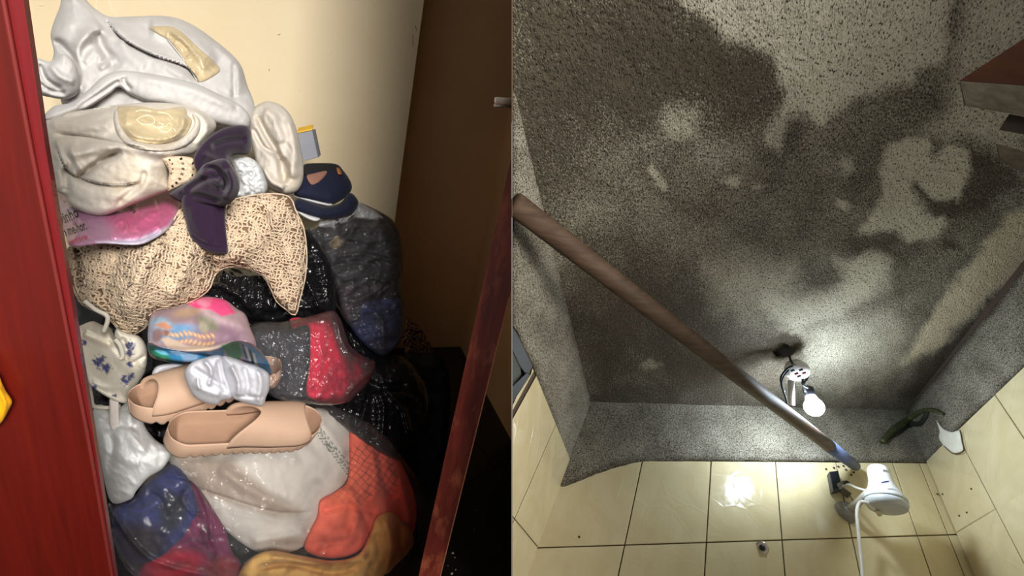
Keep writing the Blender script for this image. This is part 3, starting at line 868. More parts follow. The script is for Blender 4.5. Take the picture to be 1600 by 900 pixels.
for kk, (a, b_) in enumerate([(905, 839), (1473, 772), (1465, 772), (1499, 806), (1511, 801), (1518, 764)]):
    fn = d_right if a > 1495 or a in (1473,) else d_back
    lathe('tile_speck', P(a, b_, float(fn(float(a), float(b_))) * .9935), -ray(a, b_), [(0, .0035), (.001, .003), (.0015, .001)], M_chip, wri if fn is d_right else wr, 8)
# chrome screw fitting
sf = empty('wall_fitting', P(1191, 866, 1.38), 'small chrome screw fitting on the rear tiles below the bulb glare', 'fitting')
fb = P(1191, 856, dj(1191, 856) - .008)
lathe('ring', fb, -ray(1191, 856), [(0, .018), (.003, .019), (.006, .015), (.004, .009)], M_chrome, sf, 20)
lathe('screw', fb, -ray(1191, 856), [(0, .008), (.010, .008), (.014, .005), (.0141, .001)], M_blk, sf, 14)
# dark green cable sticking out of the corner plaster
M_green = plain('mouldy_green_sheath', srgb(74, 80, 46), .6, var=.5, vscale=60)
gc = empty('green_cable', P(1415, 680, 1.75), 'dark green stiff cable looping out of the plaster near the corner', 'cable')
def dmix(px, py, t): return float(d_back(float(px), float(py)) * (1 - t) + d_right(float(px), float(py)) * t)
g1 = [(1378, 690, .0), (1392, 675, .03), (1407, 664, .1), (1423, 653, .3), (1441, 642, .6), (1458, 641, .85), (1473, 647, 1.0)]
tube('main_strand', [P(a, b_, min(float(d_back(float(a), float(b_))), float(d_right(float(a), float(b_)))) - .03) for a, b_, t in g1], [.009, .012, .015, .011, .008, .008, .006], M_green, gc, 10)
g2 = [(1385, 687), (1402, 674), (1420, 663), (1438, 662), (1446, 652), (1450, 643)]
tube('side_strand', [P(a, b_, min(float(d_back(float(a), float(b_))), float(d_right(float(a), float(b_)))) - .022) for a, b_ in g2], [.005, .011, .012, .010, .010, .008], plain('black_sheath', srgb(34, 36, 30), .7), gc, 10)
# timber at the upper right
M_shelf_u = wood('red_brown_shelf_underside', srgb(58, 28, 16), srgb(78, 38, 22), (8, 8, 60), .5)
M_shelf_e = wood('grey_weathered_edge', srgb(72, 65, 52), srgb(104, 96, 78), (8, 90, 90), .85)
sh = empty('wooden_shelf', P(1550, 165, .62), 'brown wooden shelf end with a weathered grey edge at top right', 'shelf')
prism('board', [P(1499, 126, .64), P(1640, 136, .66), P(1640, 34, .60)], P(1500, 129, .652) - P(1499, 126, .64), M_shelf_u, sh)
prism('edge_strip', [P(1499, 126.5, .6395), P(1506, 165, .66), P(1640, 188, .68), P(1640, 136.5, .6595)], unit(ray(1560, 150)) * .025, M_shelf_e, sh, .002)
o = prism('dark_bracket', [P(1561, 203, .70), P(1606, 211, .71), P(1640, 216, .71), P(1640, 190, .70), P(1577, 178, .69)], unit(ray(1580, 195)) * .02, plain('black_brown_bracket', srgb(44, 34, 24), .7), None, .001)
tag(o, 'dark brown wooden bracket just below the grey-edged shelf', 'bracket')
o = prism('timber_offcut', [P(1556, 224, .72), P(1560, 248, .73), P(1600, 271, .74), P(1640, 294, .74), P(1640, 250, .72), P(1590, 236, .72)], unit(ray(1580, 245)) * .03, M_shelf_e, None, .002)
tag(o, 'pale worn timber end jutting in at right, lowest of the three', 'timber')
# ------------------------------------------------------------------ the pile of clothes
def lin(*c): return np.array(srgb(*c))
def blob(X, Y, cx, cy, rx, ry, ang=0, s=.25):
    a = math.radians(ang)
    u = ((X - cx) * math.cos(a) + (Y - cy) * math.sin(a)) / rx; v = (-(X - cx) * math.sin(a) + (Y - cy) * math.cos(a)) / ry
    return np.clip((1 - np.sqrt(u * u + v * v)) / s, 0, 1)
def pmask(X, Y, poly, s=3.0):
    q = np.array(poly, float); d = pdist(q, X, Y)[0]; d = np.where(inside(q, X, Y), d, -d)
    return np.clip(d / s + .5, 0, 1)
def lay(c, m, col): return c * (1 - m[:, None]) + np.array(col) * m[:, None]

M_robe = cloth('white_terry', srgb(200, 197, 194), bump=.35, weave=520, var=.10, stain=None)
M_towel = cloth('offwhite_towel', srgb(208, 200, 188), bump=.45, weave=480, var=.12, stain=srgb(196, 180, 152))
M_satin = cloth('cream_satin', srgb(200, 182, 146), rough=.32, bump=.08, var=.18, vscale=30, spec=.6, sheen=0)
M_white = cloth('white_cotton', srgb(210, 210, 208), bump=.2, weave=600, var=.06)
M_purple = cloth('dark_purple_jersey', srgb(42, 24, 46), bump=.15, weave=700, var=.12, sheen=.1)
M_black = plain('black_bin_bag_and_gap_filler', srgb(20, 20, 22), .26, 0, .6, .2, 12, .7, 40)
M_clear2 = clear_plastic('dusty_clear_plastic', .035, rough=.13, ior=1.5)
M_clear3 = clear_plastic('milky_clear_plastic', .035, rough=.09, ior=1.38)
M_crochet = cloth('ecru_crochet_cotton', srgb(214, 192, 164), bump=.7, weave=260, var=.25, vscale=60, dist=.003)

# --- added dark filler behind the pile, standing for the shade in its gaps
o = puff('dark_gap_filler', [(120, 400), (200, 360), (330, 380), (440, 400), (520, 470), (560, 560), (570, 690), (520, 900), (360, 960), (170, 900), (130, 700), (112, 520)],
         [(300, 500, 1.36), (300, 900, 1.15), (500, 600, 1.3)], M_black, .08, 90, .2, noise=[(.012, 40, 3, 'r', 5)], step=5)
tag(o, 'added dark filler at the core of the pile, standing for shade in its gaps', 'bag')

# --- white robe on top
robe = empty('white_bathrobe', PY(240, 200, 1.45), 'bunched white terry bathrobe with satin facing, topmost on the pile', 'bathrobe')
puff('drape', [(100, -25), (94, 8), (84, 34), (79, 55), (84, 80), (82, 100), (92, 130), (96, 160), (120, 196), (240, 205), (340, 206), (388, 196), (398, 168), (386, 132), (374, 98), (340, 66), (296, 36), (258, 25), (200, 26), (172, 26), (152, 16), (134, -2), (128, -25)],
     [(110, -10, 1.66), (100, 100, 1.52), (250, 40, 1.62), (370, 150, 1.52), (240, 150, 1.42)], M_robe, .085, 60, .12,
     [([(150, 48), (160, 75), (185, 108)], 9, -.032), ([(148, 45), (124, 70), (120, 110), (130, 150)], 8, .022), ([(165, 30), (190, 60), (235, 85), (290, 105), (312, 130)], 7, -.034, 's'),
      ([(170, 36), (205, 68), (250, 92), (306, 128)], 12, .022), ([(96, 30), (110, 60), (140, 55), (160, 40)], 16, .02), ([(84, 62), (100, 75), (118, 100), (124, 135)], 6, -.026),
      ([(232, 44), (276, 48), (338, 100)], 16, .024), ([(190, 60), (200, 85), (230, 105)], 9, .012), ([(340, 66), (366, 100), (372, 150)], 12, .016), ([(365, 95), (366, 130), (366, 158)], 4, -.012),
      ([(155, 110), (175, 95), (182, 108)], 5, .014), ([(130, 100), (150, 80), (160, 95)], 7, .012)],
     [(.008, 45, 3, 'f', 3), (.007, 34, 2, 'r', 25, 35, 2.6), (.0016, 9, 2, 'f', 5)], step=2.2, parent=robe)
puff('sleeve', [(54, 100), (60, 91), (78, 96), (100, 84), (118, 100), (125, 128), (122, 145), (104, 155), (78, 152), (62, 146), (56, 124)],
     [(90, 120, 1.36)], M_robe, .055, 30, .06, [([(62, 98), (72, 125), (98, 140)], 4, -.016), ([(78, 100), (95, 120), (118, 128)], 6, .012), ([(60, 130), (80, 142), (104, 146)], 4, -.012)], [(.004, 22, 3, 'f', 8)], step=2, parent=robe)
puff('rolled_edge', [(66, 186), (84, 166), (112, 160), (138, 140), (160, 120), (184, 111), (214, 112), (262, 120), (304, 130), (340, 146), (372, 162), (390, 180), (389, 198), (376, 201), (338, 194), (300, 176), (262, 164), (232, 160), (204, 148), (186, 136), (172, 146), (142, 166), (112, 180), (88, 190)],
     [(100, 175, 1.28), (190, 125, 1.34), (300, 150, 1.32), (385, 185, 1.36)], M_robe, .042, 20, .04,
     [([(120, 170), (170, 138), (188, 126)], 4, -.010), ([(192, 120), (196, 132), (205, 142)], 4, -.012), ([(215, 118), (300, 140), (370, 172)], 8, .008), ([(366, 130), (368, 160), (372, 172)], 5, -.008)], [(.004, 30, 3, 'f', 12), (.0012, 9, 2, 'f', 2)], step=2, parent=robe)
dp = o_pos['drape']
sat = puff('satin_facing', [(233, 43), (262, 41), (281, 48), (312, 76), (342, 104), (338, 116), (310, 128), (294, 104), (266, 66), (248, 54)],
     None, M_satin, .010, 10, .006, [([(262, 45), (290, 62), (300, 72)], 3, .006), ([(262, 55), (285, 70), (296, 84)], 3, -.006), ([(275, 50), (305, 84), (322, 112)], 5, .006), ([(296, 72), (286, 82)], 2.5, -.004), ([(306, 82), (292, 92)], 2.5, .004), ([(280, 58), (272, 68)], 2.5, .004)], [(.003, 12, 3, 'f', 3, 45, 3)], step=1.5, parent=robe, on=dp)
for pts in ([(262, 62), (286, 92), (308, 126)],):
    tube('stitching', [o_pos['satin_facing'](np.array(a, float), np.array(b, float), .001) for a, b in pts], .0012, M_white, sat, 6)

# --- towel with satin panel and crochet corner
tw = empty('cream_towel', PY(190, 335, 1.2), 'off-white towel with a satin monogram panel and crochet corner, under the robe', 'towel')
puff('terry_body', [(66, 186), (84, 178), (130, 172), (182, 164), (240, 160), (300, 166), (328, 180), (338, 198), (322, 220), (306, 238), (282, 248), (266, 262), (264, 280), (268, 296), (236, 308), (196, 324), (166, 336), (142, 336), (118, 326), (106, 316), (102, 306), (84, 296), (76, 262), (69, 222)],
     [(80, 200, 1.26), (320, 190, 1.28), (150, 330, 1.10), (90, 290, 1.16), (230, 240, 1.12), (265, 290, 1.12)], M_towel, .055, 34, .08,
     [([(84, 215), (96, 250), (112, 272), (150, 286), (190, 290), (220, 284)], 6, -.026, 's'), ([(120, 278), (135, 268), (160, 250), (190, 236)], 5, -.030), ([(90, 230), (120, 240), (150, 232), (200, 228), (250, 238), (300, 240)], 9, .020),
      ([(84, 208), (130, 212), (180, 222), (230, 232)], 7, -.014, 's'), ([(78, 190), (120, 195), (178, 196)], 10, .014), ([(88, 216), (92, 240), (104, 262)], 7, .018), ([(103, 300), (104, 285), (100, 262)], 6, -.012),
      ([(180, 322), (205, 300), (222, 285), (226, 265)], 5, -.008), ([(110, 225), (118, 250), (132, 270)], 6, .012), ([(300, 170), (318, 185), (322, 205), (306, 228)], 6, .012), ([(70, 176), (110, 182), (150, 172), (180, 166)], 5, -.014)],
     [(.005, 40, 3, 'f', 31), (.005, 30, 2, 'r', 26, 10, 2.6), (.0016, 8, 2, 'f', 33)], step=2.2, parent=tw)
pan = puff('satin_panel', [(183, 172), (188, 166), (218, 166), (250, 171), (286, 167), (293, 180), (300, 190), (292, 208), (276, 219), (250, 225), (214, 221), (197, 211), (185, 192)],
     None, M_satin, .006, 10, .006,
     [([(190, 200), (215, 214), (255, 220), (285, 210)], 7, .014), ([(288, 180), (284, 200), (270, 218)], 6, .012), ([(220, 168), (245, 176), (270, 172)], 4, -.006), ([(200, 172), (198, 195)], 5, .004)], [(.003, 24, 3, 'f', 41)], step=1.5, parent=tw, on=o_pos['terry_body'])
sp = lambda a, b, e=.0012: o_pos['satin_panel'](np.array(float(a)), np.array(float(b)), e)
M_thread = plain('pale_thread', srgb(240, 226, 190), .45)
for pts in ([(213, 188), (222, 182), (232, 180), (240, 184), (241, 192), (232, 195), (220, 193), (214, 187)], [(238, 196), (248, 200), (258, 198), (266, 192), (268, 200), (262, 206), (252, 205), (245, 199)],
            [(212, 174), (222, 172), (236, 174)], [(247, 175), (262, 178), (270, 186)], [(268, 198), (274, 205)], [(248, 192), (256, 195), (250, 199)]):
    tube('embroidery', [sp(a, b) for a, b in pts], .0011, M_thread, pan, 6)
puff('panel_piping', [(178, 176), (184, 172), (188, 192), (198, 210), (214, 222), (250, 226), (278, 220), (296, 206), (304, 192), (300, 178), (312, 186), (312, 204), (300, 222), (276, 234), (240, 236), (206, 230), (186, 214), (178, 194)],
     None, M_towel, .014, 5, .004, step=1.6, parent=tw, on=o_pos['terry_body'])
def lace(cell, lo, hi, seed, ang=20):
    """irregular openwork: jittered holes of mixed size and slant, denser and looser in turns"""
    A = math.radians(ang)
    def f(X, Y, d):
        Xw = X + 9 * fbm(X / 50, Y / 50, 2, seed); Yw = Y + 9 * fbm(X / 50, Y / 50, 2, seed + 9)
        u = (Xw * math.cos(A) + Yw * math.sin(A)) / cell; v = (-Xw * math.sin(A) + Yw * math.cos(A)) / cell
        iu = np.floor(u).astype(np.int64); iv = np.floor(v).astype(np.int64)
        dens = np.clip(.5 + 1.3 * fbm(X / 28, Y / 28, 2, seed + 4), 0, 1)
        out = np.zeros(X.shape, bool)
        def rnd(a, b, k):
            h = (a * 73856093 + b * 19349663 + (k + seed) * 83492791) & 0x7fffffff
            h = ((h ^ (h >> 11)) * 1103515245) & 0x7fffffff
            return (h % 1009) / 1009.0
        for di in (-1, 0, 1):
            for dj in (-1, 0, 1):
                a, b = iu + di, iv + dj
                cx = a + .5 + .62 * (rnd(a, b, 1) - .5); cy = b + .5 + .62 * (rnd(a, b, 2) - .5)
                th = rnd(a, b, 3) * np.pi
                r = (lo + (hi - lo) * rnd(a, b, 4)) * (.55 + .75 * dens)
                dx, dy = u - cx, v - cy
                p = dx * np.cos(th) + dy * np.sin(th); q = -dx * np.sin(th) + dy * np.cos(th)
                out |= (p / 1.35) ** 2 + (q / .78) ** 2 < r * r
        return out & (d > 2.2)
    return f
def fan_holes(X, Y, d):
    a = np.arctan2(Y - 262, X - 252); r = np.hypot(X - 252, (Y - 262))
    return (d > 2) & (((np.abs(r - 10) < 1.7) & (np.sin(a * 11) > .0)) | ((np.abs(r - 18) < 1.2) & (np.sin(a * 15) > .3)) | ((np.abs(r - 34) < 2.2) & (np.sin(a * 26) > .2)) | ((np.abs(r - 50) < 1.3) & (np.sin(a * 34) > .35)))
puff('crochet_corner', [(252, 247), (274, 244), (294, 245), (306, 250), (314, 258), (313, 268), (306, 277), (296, 285), (284, 290), (272, 296), (262, 298), (262, 284), (264, 268), (258, 256)],
     [(280, 265, 1.085)], M_crochet, .012, 8, .012, step=.9, parent=tw, holes=fan_holes, noise=[(.002, 5, 2, 'f', 3)], flat=False)

# --- white pillowcase and white bag at the right of the robe
o = puff('white_pillowcase', [(389, 186), (394, 172), (404, 163), (420, 158), (440, 165), (454, 180), (464, 204), (470, 232), (474, 258), (473, 282), (464, 299), (448, 304), (430, 300), (416, 290), (404, 268), (396, 240), (390, 212)],
     [(400, 180, 1.50), (430, 230, 1.44), (460, 290, 1.38), (410, 260, 1.40)], M_towel, .06, 28, .08,
     [([(402, 180), (414, 206), (430, 232), (438, 252), (442, 284)], 5, -.03), ([(396, 200), (410, 228), (428, 240), (436, 246)], 4, -.02), ([(452, 184), (460, 230), (456, 280)], 9, .02), ([(440, 245), (448, 268), (442, 286)], 5, -.024), ([(410, 260), (424, 284), (446, 294)], 6, .014), ([(414, 170), (430, 190), (440, 225)], 8, .016)],
     [(.005, 24, 3, 'f', 51), (.006, 18, 2, 'r', 52, 70, 2.2)], step=2)
tag(o, 'crumpled white pillowcase hanging just right of the robe', 'pillowcase')
o = puff('white_plastic_bag', [(360, 250), (372, 243), (390, 246), (404, 256), (414, 276), (418, 296), (408, 308), (386, 312), (366, 306), (372, 284)],
     [(390, 280, 1.24)], plain('white_bag_plastic', srgb(205, 207, 208), .3, bump=.5, bscale=60), .035, 22, .04, noise=[(.008, 14, 3, 'r', 6)], step=1.6)
tag(o, 'small crumpled white plastic bag beside the purple scarf', 'bag')

# --- purple garment
pu = empty('purple_garment', PY(340, 397, 1.1), 'knotted dark purple garment hanging over the crochet cover', 'garment')
puff('upper_fold', [(316, 224), (338, 206), (362, 197), (388, 198), (393, 220), (388, 240), (364, 243), (358, 262), (340, 280), (316, 276), (302, 250)],
     [(340, 230, 1.13), (388, 215, 1.24)], M_purple, .035, 16, .03, [([(330, 230), (355, 220), (385, 218)], 5, -.014), ([(315, 240), (340, 250), (358, 246)], 5, .010)], step=1.6, parent=pu)
puff('knot', [(264, 303), (284, 290), (304, 276), (312, 262), (330, 252), (352, 248), (364, 262), (373, 280), (374, 297), (366, 312), (350, 322), (326, 320), (300, 318), (282, 316)],
     [(320, 285, 1.04), (270, 303, 1.10)], M_purple, .05, 18, .03, [([(290, 300), (320, 280), (345, 276)], 5, -.016), ([(318, 258), (340, 266), (352, 286), (345, 300)], 5, -.020), ([(355, 262), (362, 290), (352, 312)], 6, .012), ([(280, 306), (312, 306), (346, 318)], 5, -.014), ([(310, 268), (330, 280), (345, 292)], 5, .012)], step=1.6, parent=pu)
puff('hanging_tail', [(284, 312), (296, 298), (330, 296), (352, 304), (352, 340), (354, 368), (356, 394), (348, 397), (330, 395), (314, 386), (298, 370), (290, 344)],
     [(320, 320, 1.055), (330, 390, 1.02)], M_purple, .022, 14, .02, [([(300, 320), (308, 350), (330, 380)], 7, .006), ([(296, 362), (320, 380), (352, 388)], 3, -.008, 's'), ([(340, 320), (344, 360), (350, 388)], 5, -.006)], step=1.6, parent=pu)

# --- small box against the wall
M_grey_box = plain('grey_card', srgb(140, 142, 150), .6, bump=.2); M_yel_card = plain('yellow_card', srgb(226, 178, 40), .6)
bx = empty('small_carton', PY(484, 252, 1.55), 'little grey and yellow carton wedged behind the pillowcase', 'carton')
cA, cB, cC, cD = [PY(a, b, 1.54) for a, b in [(464, 209), (488, 204), (497, 246), (474, 252)]]
prism('side', [cA, cB, cC, cD][::-1], (0.01, .05, 0), M_grey_box, bx, .001)
tA, tB = PY(488, 203, 1.545), PY(464, 208, 1.545)
prism('lid', [tA, tB, tB + np.array([.004, .05, .006]), tA + np.array([.004, .05, .006])], (0, 0, .004), M_yel_card, bx)

# --- navy sneakers
M_navy = cloth('navy_canvas', srgb(25, 29, 50), rough=.75, bump=.3, weave=800, var=.15, sheen=.05)
M_sole = plain('white_rubber_sole', srgb(196, 196, 198), .6)
M_insole = cloth('brown_insole', srgb(142, 102, 88), rough=.8, bump=.1)
def shoe(label, outer, opening, insole, sole, y0, grp, tab=None):
    e = empty('navy_sneaker', PY(outer[0][0], outer[-1][1], y0), label, 'shoe', grp)
    yc = [(470, 280, y0 - .02), (540, 300, y0 + .02), (510, 260, y0 + .06)]
    up_ = puff('upper', outer, yc, M_navy, .045, 22, .05, noise=[(.002, 18, 2, 'f', 7)], step=1.5, parent=e)
    puff('sole', sole, [(470, 320, y0 - .085), (540, 320, y0 - .04), (500, 330, y0 - .085)], M_sole, .012, 4, .03, step=1.4, parent=e)
    if opening:
        puff('collar_opening', opening, [(a, b, c - .035) for a, b, c in yc], plain('black_lining', srgb(14, 13, 16), .9), .006, 6, .01, step=1.4, parent=up_)
        puff('insole', insole, [(a, b, c - .044) for a, b, c in yc], M_insole, .004, 6, .006, step=1.4, parent=up_)
        puff('leather_tab', tab, [(a, b, c - .046) for a, b, c in yc], plain('tan_leather', srgb(150, 96, 56), .6), .004, 4, .006, step=1.2, parent=up_)
    return e
shoe('navy canvas sneaker with brown insole, upper one of the pair by the wall', [(474, 258), (490, 255), (524, 256), (536, 266), (548, 284), (549, 297), (538, 310), (520, 319), (506, 318), (484, 312), (460, 304), (466, 286), (472, 272)],
     [(476, 258), (500, 256), (524, 257), (530, 264), (524, 270), (508, 268), (490, 272), (478, 275)], [(479, 275), (490, 271), (510, 267), (508, 275), (496, 286), (486, 288)],
     [(458, 303), (466, 305), (490, 311), (512, 317), (520, 319), (514, 322), (494, 318), (470, 311), (458, 307)], 1.50, 'pair of navy sneakers', [(526, 262), (531, 264), (534, 272), (528, 272)])
shoe('navy canvas sneaker lying under its twin with a dirty white sole', [(459, 318), (466, 310), (486, 316), (508, 323), (530, 318), (546, 302), (556, 308), (560, 318), (552, 332), (530, 340), (504, 342), (482, 336), (462, 328)],
     None, None, [(456, 322), (460, 321), (480, 334), (500, 341), (494, 346), (480, 342), (464, 332), (456, 326)], 1.46, 'pair of navy sneakers')

# --- pink printed bag
M_pink = cloth('pink_bag', srgb(200, 130, 160), rough=.35, bump=.25, weave=90, var=.12, attr=True, spec=.5, sheen=0, dist=.003)
def pink_col(X, Y, d, h):
    c = np.tile(lin(160, 116, 144), (len(X), 1))
    c = lay(c, pmask(X, Y, [(170, 340), (270, 300), (290, 320), (262, 360), (210, 374), (180, 368)], 24), lin(186, 92, 130))
    c = lay(c, pmask(X, Y, [(150, 378), (215, 374), (262, 354), (282, 330), (262, 362), (240, 378), (200, 386)], 6), lin(196, 190, 208))
    c = lay(c, pmask(X, Y, [(84, 300), (120, 320), (112, 340), (92, 336)], 12), lin(160, 140, 166))
    return c
pk = puff('printed_pink_bag', [(84, 303), (104, 306), (150, 318), (200, 312), (262, 300), (282, 312), (281, 332), (264, 357), (240, 374), (214, 383), (160, 381), (112, 385), (102, 366), (94, 338)],
     [(100, 340, 1.12), (200, 345, 1.10), (275, 325, 1.18)], M_pink, .05, 34, .07, [([(242, 306), (250, 330), (252, 346), (238, 360)], 2.5, .006), ([(180, 355), (190, 345), (200, 356), (188, 364)], 3, .006), ([(170, 376), (210, 376), (250, 360)], 4, -.010), ([(205, 360), (225, 340), (250, 330)], 5, .006)],
     [(.004, 18, 3, 'r', 9)], step=1.8, colfn=pink_col)
tag(pk, 'pink plastic bag with bold black lettering under the towel', 'bag')
def text_on(name, body, pos, ox, oy, ux, uy, size, mat, par, shear=0, width=1.0, weight=0, extra=.0016):
    cu = bpy.data.curves.new('t', 'FONT'); cu.body = body; cu.size = 1; cu.shear = shear; cu.offset = weight; cu.resolution_u = 3
    ob = bpy.data.objects.new('t', cu); COL.objects.link(ob)
    bpy.context.view_layer.update()
    dg = bpy.context.evaluated_depsgraph_get()
    me = bpy.data.meshes.new_from_object(ob.evaluated_get(dg))
    v = np.array([list(q.co) for q in me.vertices]); fc = [tuple(p.vertices) for p in me.polygons]
    bpy.data.objects.remove(ob); bpy.data.curves.remove(cu); bpy.data.meshes.remove(me)
    l = math.hypot(ux, uy); ux, uy = ux / l, uy / l
    X = ox + size * (v[:, 0] * width * ux + v[:, 1] * uy); Y = oy + size * (v[:, 0] * width * uy - v[:, 1] * ux)
    return mesh(name, pos(X, Y, extra), fc, mat, par, False)
ppos = o_pos[pk.name]
M_ink = plain('black_ink', srgb(14, 12, 14), .5); M_rink = plain('red_ink', srgb(196, 60, 84), .5)
text_on('printed_word', 'izinho', ppos, 94, 352, 36, -17, 25, M_ink, pk, .0, .56, .014)
text_on('printed_word', 'm melhor.', ppos, 97, 371, 42, -14, 22, M_ink, pk, .0, .46, .014)
text_on('printed_script', 'sempre', ppos, 107, 383, 38, -13, 13, M_rink, pk, .25, .8, .01)
text_on('printed_word', 'KISSN', ppos, 197, 319, 13, 17, 9, M_ink, pk, 0, .8, .01)
text_on('printed_word', 'GEL', ppos, 206, 319, 8, 10, 6, M_rink, pk, 0, .9, .02)

# --- crochet cover
CRO = [(104, 400), (110, 386), (122, 383), (160, 378), (215, 378), (246, 368), (268, 350), (284, 326), (300, 340), (330, 350), (350, 330), (362, 314), (392, 306), (424, 303), (452, 308), (462, 330), (474, 356), (479, 398), (476, 436), (468, 468), (461, 492), (446, 482), (432, 470), (424, 452), (412, 432), (396, 422), (368, 416), (346, 420), (334, 432), (326, 452), (304, 468), (272, 480), (242, 484), (230, 508), (206, 523), (190, 520), (178, 505), (158, 490), (130, 476), (118, 456), (108, 428)]
crb = empty('crochet_bedspread', PY(280, 520, 1.02), 'beige openwork crochet bedspread draped across the middle of the pile', 'bedspread')
cpoly = np.array(CRO, float); cc_ = cpoly.mean(0)
inner = [tuple(p) for p in cpoly]
cl_ = puff('shaded_layer', inner, [(110, 420, 1.10), (220, 430, .99), (330, 400, 1.10), (420, 360, 1.14), (440, 460, 1.12), (200, 510, 1.04), (290, 350, 1.10), (150, 385, 1.08)],
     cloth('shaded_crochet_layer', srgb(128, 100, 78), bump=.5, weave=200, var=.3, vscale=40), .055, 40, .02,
     [([(122, 385), (124, 420), (122, 456)], 5, -.026), ([(320, 400), (334, 418), (340, 432)], 6, -.03), ([(258, 368), (230, 400), (210, 450), (200, 500)], 16, .022), ([(190, 384), (176, 420), (160, 470)], 12, -.014), ([(300, 372), (290, 420), (262, 470)], 12, .016), ([(356, 398), (400, 380), (440, 330)], 14, .016), ([(400, 320), (430, 390), (452, 470)], 12, -.014), ([(140, 470), (170, 488), (190, 512)], 5, .012), ([(330, 404), (364, 402), (390, 414)], 8, .014)],
     [(.008, 36, 3, 'f', 61)], step=2.6, parent=crb)
def net(name, poly, pos, cell, ang, rad, mat, parent, seed, diag=.42):
    """open crochet work: a jittered mesh of looped strands lying on a cloth surface"""
    rs = np.random.RandomState(seed)
    pl_ = spline(poly, True, 5)
    x0, y0 = pl_.min(0) - 4; x1, y1 = pl_.max(0) + 4
    A = math.radians(ang); cx, cy = (x0 + x1) / 2, (y0 + y1) / 2; Rr = math.hypot(x1 - x0, y1 - y0) / 2
    n = int(2 * Rr / cell) + 2
    I, J = np.meshgrid(np.arange(n), np.arange(n))
    U = (I - n / 2) * cell + (J % 2) * cell * .5; Vv = (J - n / 2) * cell * .92
    U = U + rs.uniform(-.26, .26, U.shape) * cell; Vv = Vv + rs.uniform(-.26, .26, U.shape) * cell
    X = cx + U * math.cos(A) - Vv * math.sin(A); Y = cy + U * math.sin(A) + Vv * math.cos(A)
    X = X + 5 * fbm(X / 45, Y / 45, 2, seed); Y = Y + 5 * fbm(X / 45, Y / 45, 2, seed + 7)
    ok = inside(pl_, X, Y)
    Pn = pos(X.reshape(-1), Y.reshape(-1), .0).reshape(n, n, 3)
    dens = fbm(X / 30, Y / 30, 2, seed + 3)
    vr = -ray(X, Y); vr = vr / np.linalg.norm(vr, axis=-1)[..., None]
    V = []; Fc = []
    def strand(a, b, r):
        if not (ok[a] and ok[b]): return
        p, q = Pn[a], Pn[b]; nrm = vr[a]
        mid = (p + q) / 2 + nrm * r * rs.uniform(.8, 2.6)
        t = unit(q - p + 1e-9); s = unit(np.cross(t, nrm)); base = len(V)
        for c, k in ((p + nrm * r * .6, 1.15), (mid, .8), (q + nrm * r * .6, 1.15)):
            for u, w in ((1, 0), (.3, .9), (-.6, .7), (-.6, -.7), (.3, -.9)):
                V.append(c + s * w * r * k + nrm * u * r * k)
        for l in range(2):
            for k in range(5):
                Fc.append((base + l * 5 + k, base + l * 5 + (k + 1) % 5, base + l * 5 + 5 + (k + 1) % 5, base + l * 5 + 5 + k))
    for j in range(n - 1):
        for i in range(n - 1):
            if not ok[j, i]: continue
            big = dens[j, i] > .12
            if rs.rand() < (.80 if big else .97): strand((j, i), (j, i + 1), rad)
            if rs.rand() < (.85 if big else .97): strand((j, i), (j + 1, i), rad)
            if rs.rand() < (.10 if big else diag): strand((j, i), (j + 1, i + 1), rad * .9)
            if rs.rand() < (.05 if big else diag * .6) and i > 0: strand((j, i), (j + 1, i - 1), rad * .9)
    # edging
    E = pos(pl_[:, 0], pl_[:, 1], .001)
    o = mesh(name, V, Fc, mat, parent)
    o['kind'] = 'stuff'
    return o
net('crochet_net', CRO, o_pos[cl_.name], 5.4, 12, .0021, M_crochet, crb, 5)
edge = spline(CRO, True, 5)
tube('edging', [o_pos[cl_.name](np.array(a), np.array(b), .0005) for a, b in edge[::2]], .0024, M_crochet, crb, 6, closed=True, straight=True)
# --- black bin bags, and an added dark cover for the black corner
o = puff('black_bag_or_added_cover', [(312, 440), (334, 424), (352, 414), (400, 420), (440, 400), (474, 356), (490, 370), (506, 392), (520, 424), (525, 462), (520, 494), (480, 506), (440, 506), (380, 500), (330, 486)],
     [(350, 450, 1.20), (480, 400, 1.30), (500, 480, 1.24), (420, 490, 1.2)], M_black, .07, 44, .1, [([(450, 420), (480, 440), (500, 490)], 7, .02), ([(330, 440), (370, 460), (400, 490)], 6, .016), ([(480, 380), (500, 430), (505, 480)], 6, -.016)], [(.012, 24, 3, 'r', 71), (.004, 8, 2, 'r', 73)], step=2)
tag(o, 'shiny black bin bag showing below the crochet bedspread', 'bag')
o = puff('black_bag_or_added_cover', [(526, 500), (548, 508), (575, 535), (600, 556), (628, 556), (652, 580), (668, 610), (668, 650), (652, 682), (630, 720), (580, 700), (540, 670), (500, 640), (520, 620), (560, 590), (550, 550)],
     [(560, 560, 1.28), (620, 600, 1.20), (600, 680, 1.08), (660, 640, 1.2)], M_black, .06, 40, .12, [([(590, 610), (600, 640), (596, 690)], 4, .016), ([(580, 606), (570, 640), (560, 670)], 4, .014), ([(600, 606), (630, 640), (640, 680)], 4, .016), ([(560, 580), (590, 606), (640, 600)], 6, -.018), ([(610, 612), (650, 625)], 4, .01)], [(.010, 26, 3, 'r', 81), (.003, 9, 2, 'r', 83)], step=2)
tag(o, 'knotted black bin bag between the red cloth and the door edge', 'bag')
o = puff('black_bag_or_added_cover', [(630, 560), (655, 552), (690, 556), (704, 600), (700, 680), (690, 760), (660, 860), (620, 900), (590, 760), (600, 680)],
     [(650, 600, 1.42), (670, 700, 1.25), (640, 850, 1.05)], plain('added_matt_dark_cover', srgb(8, 8, 9), .6, spec=.2), .04, 30, .12, noise=[(.012, 30, 3, 'r', 91)], step=4)
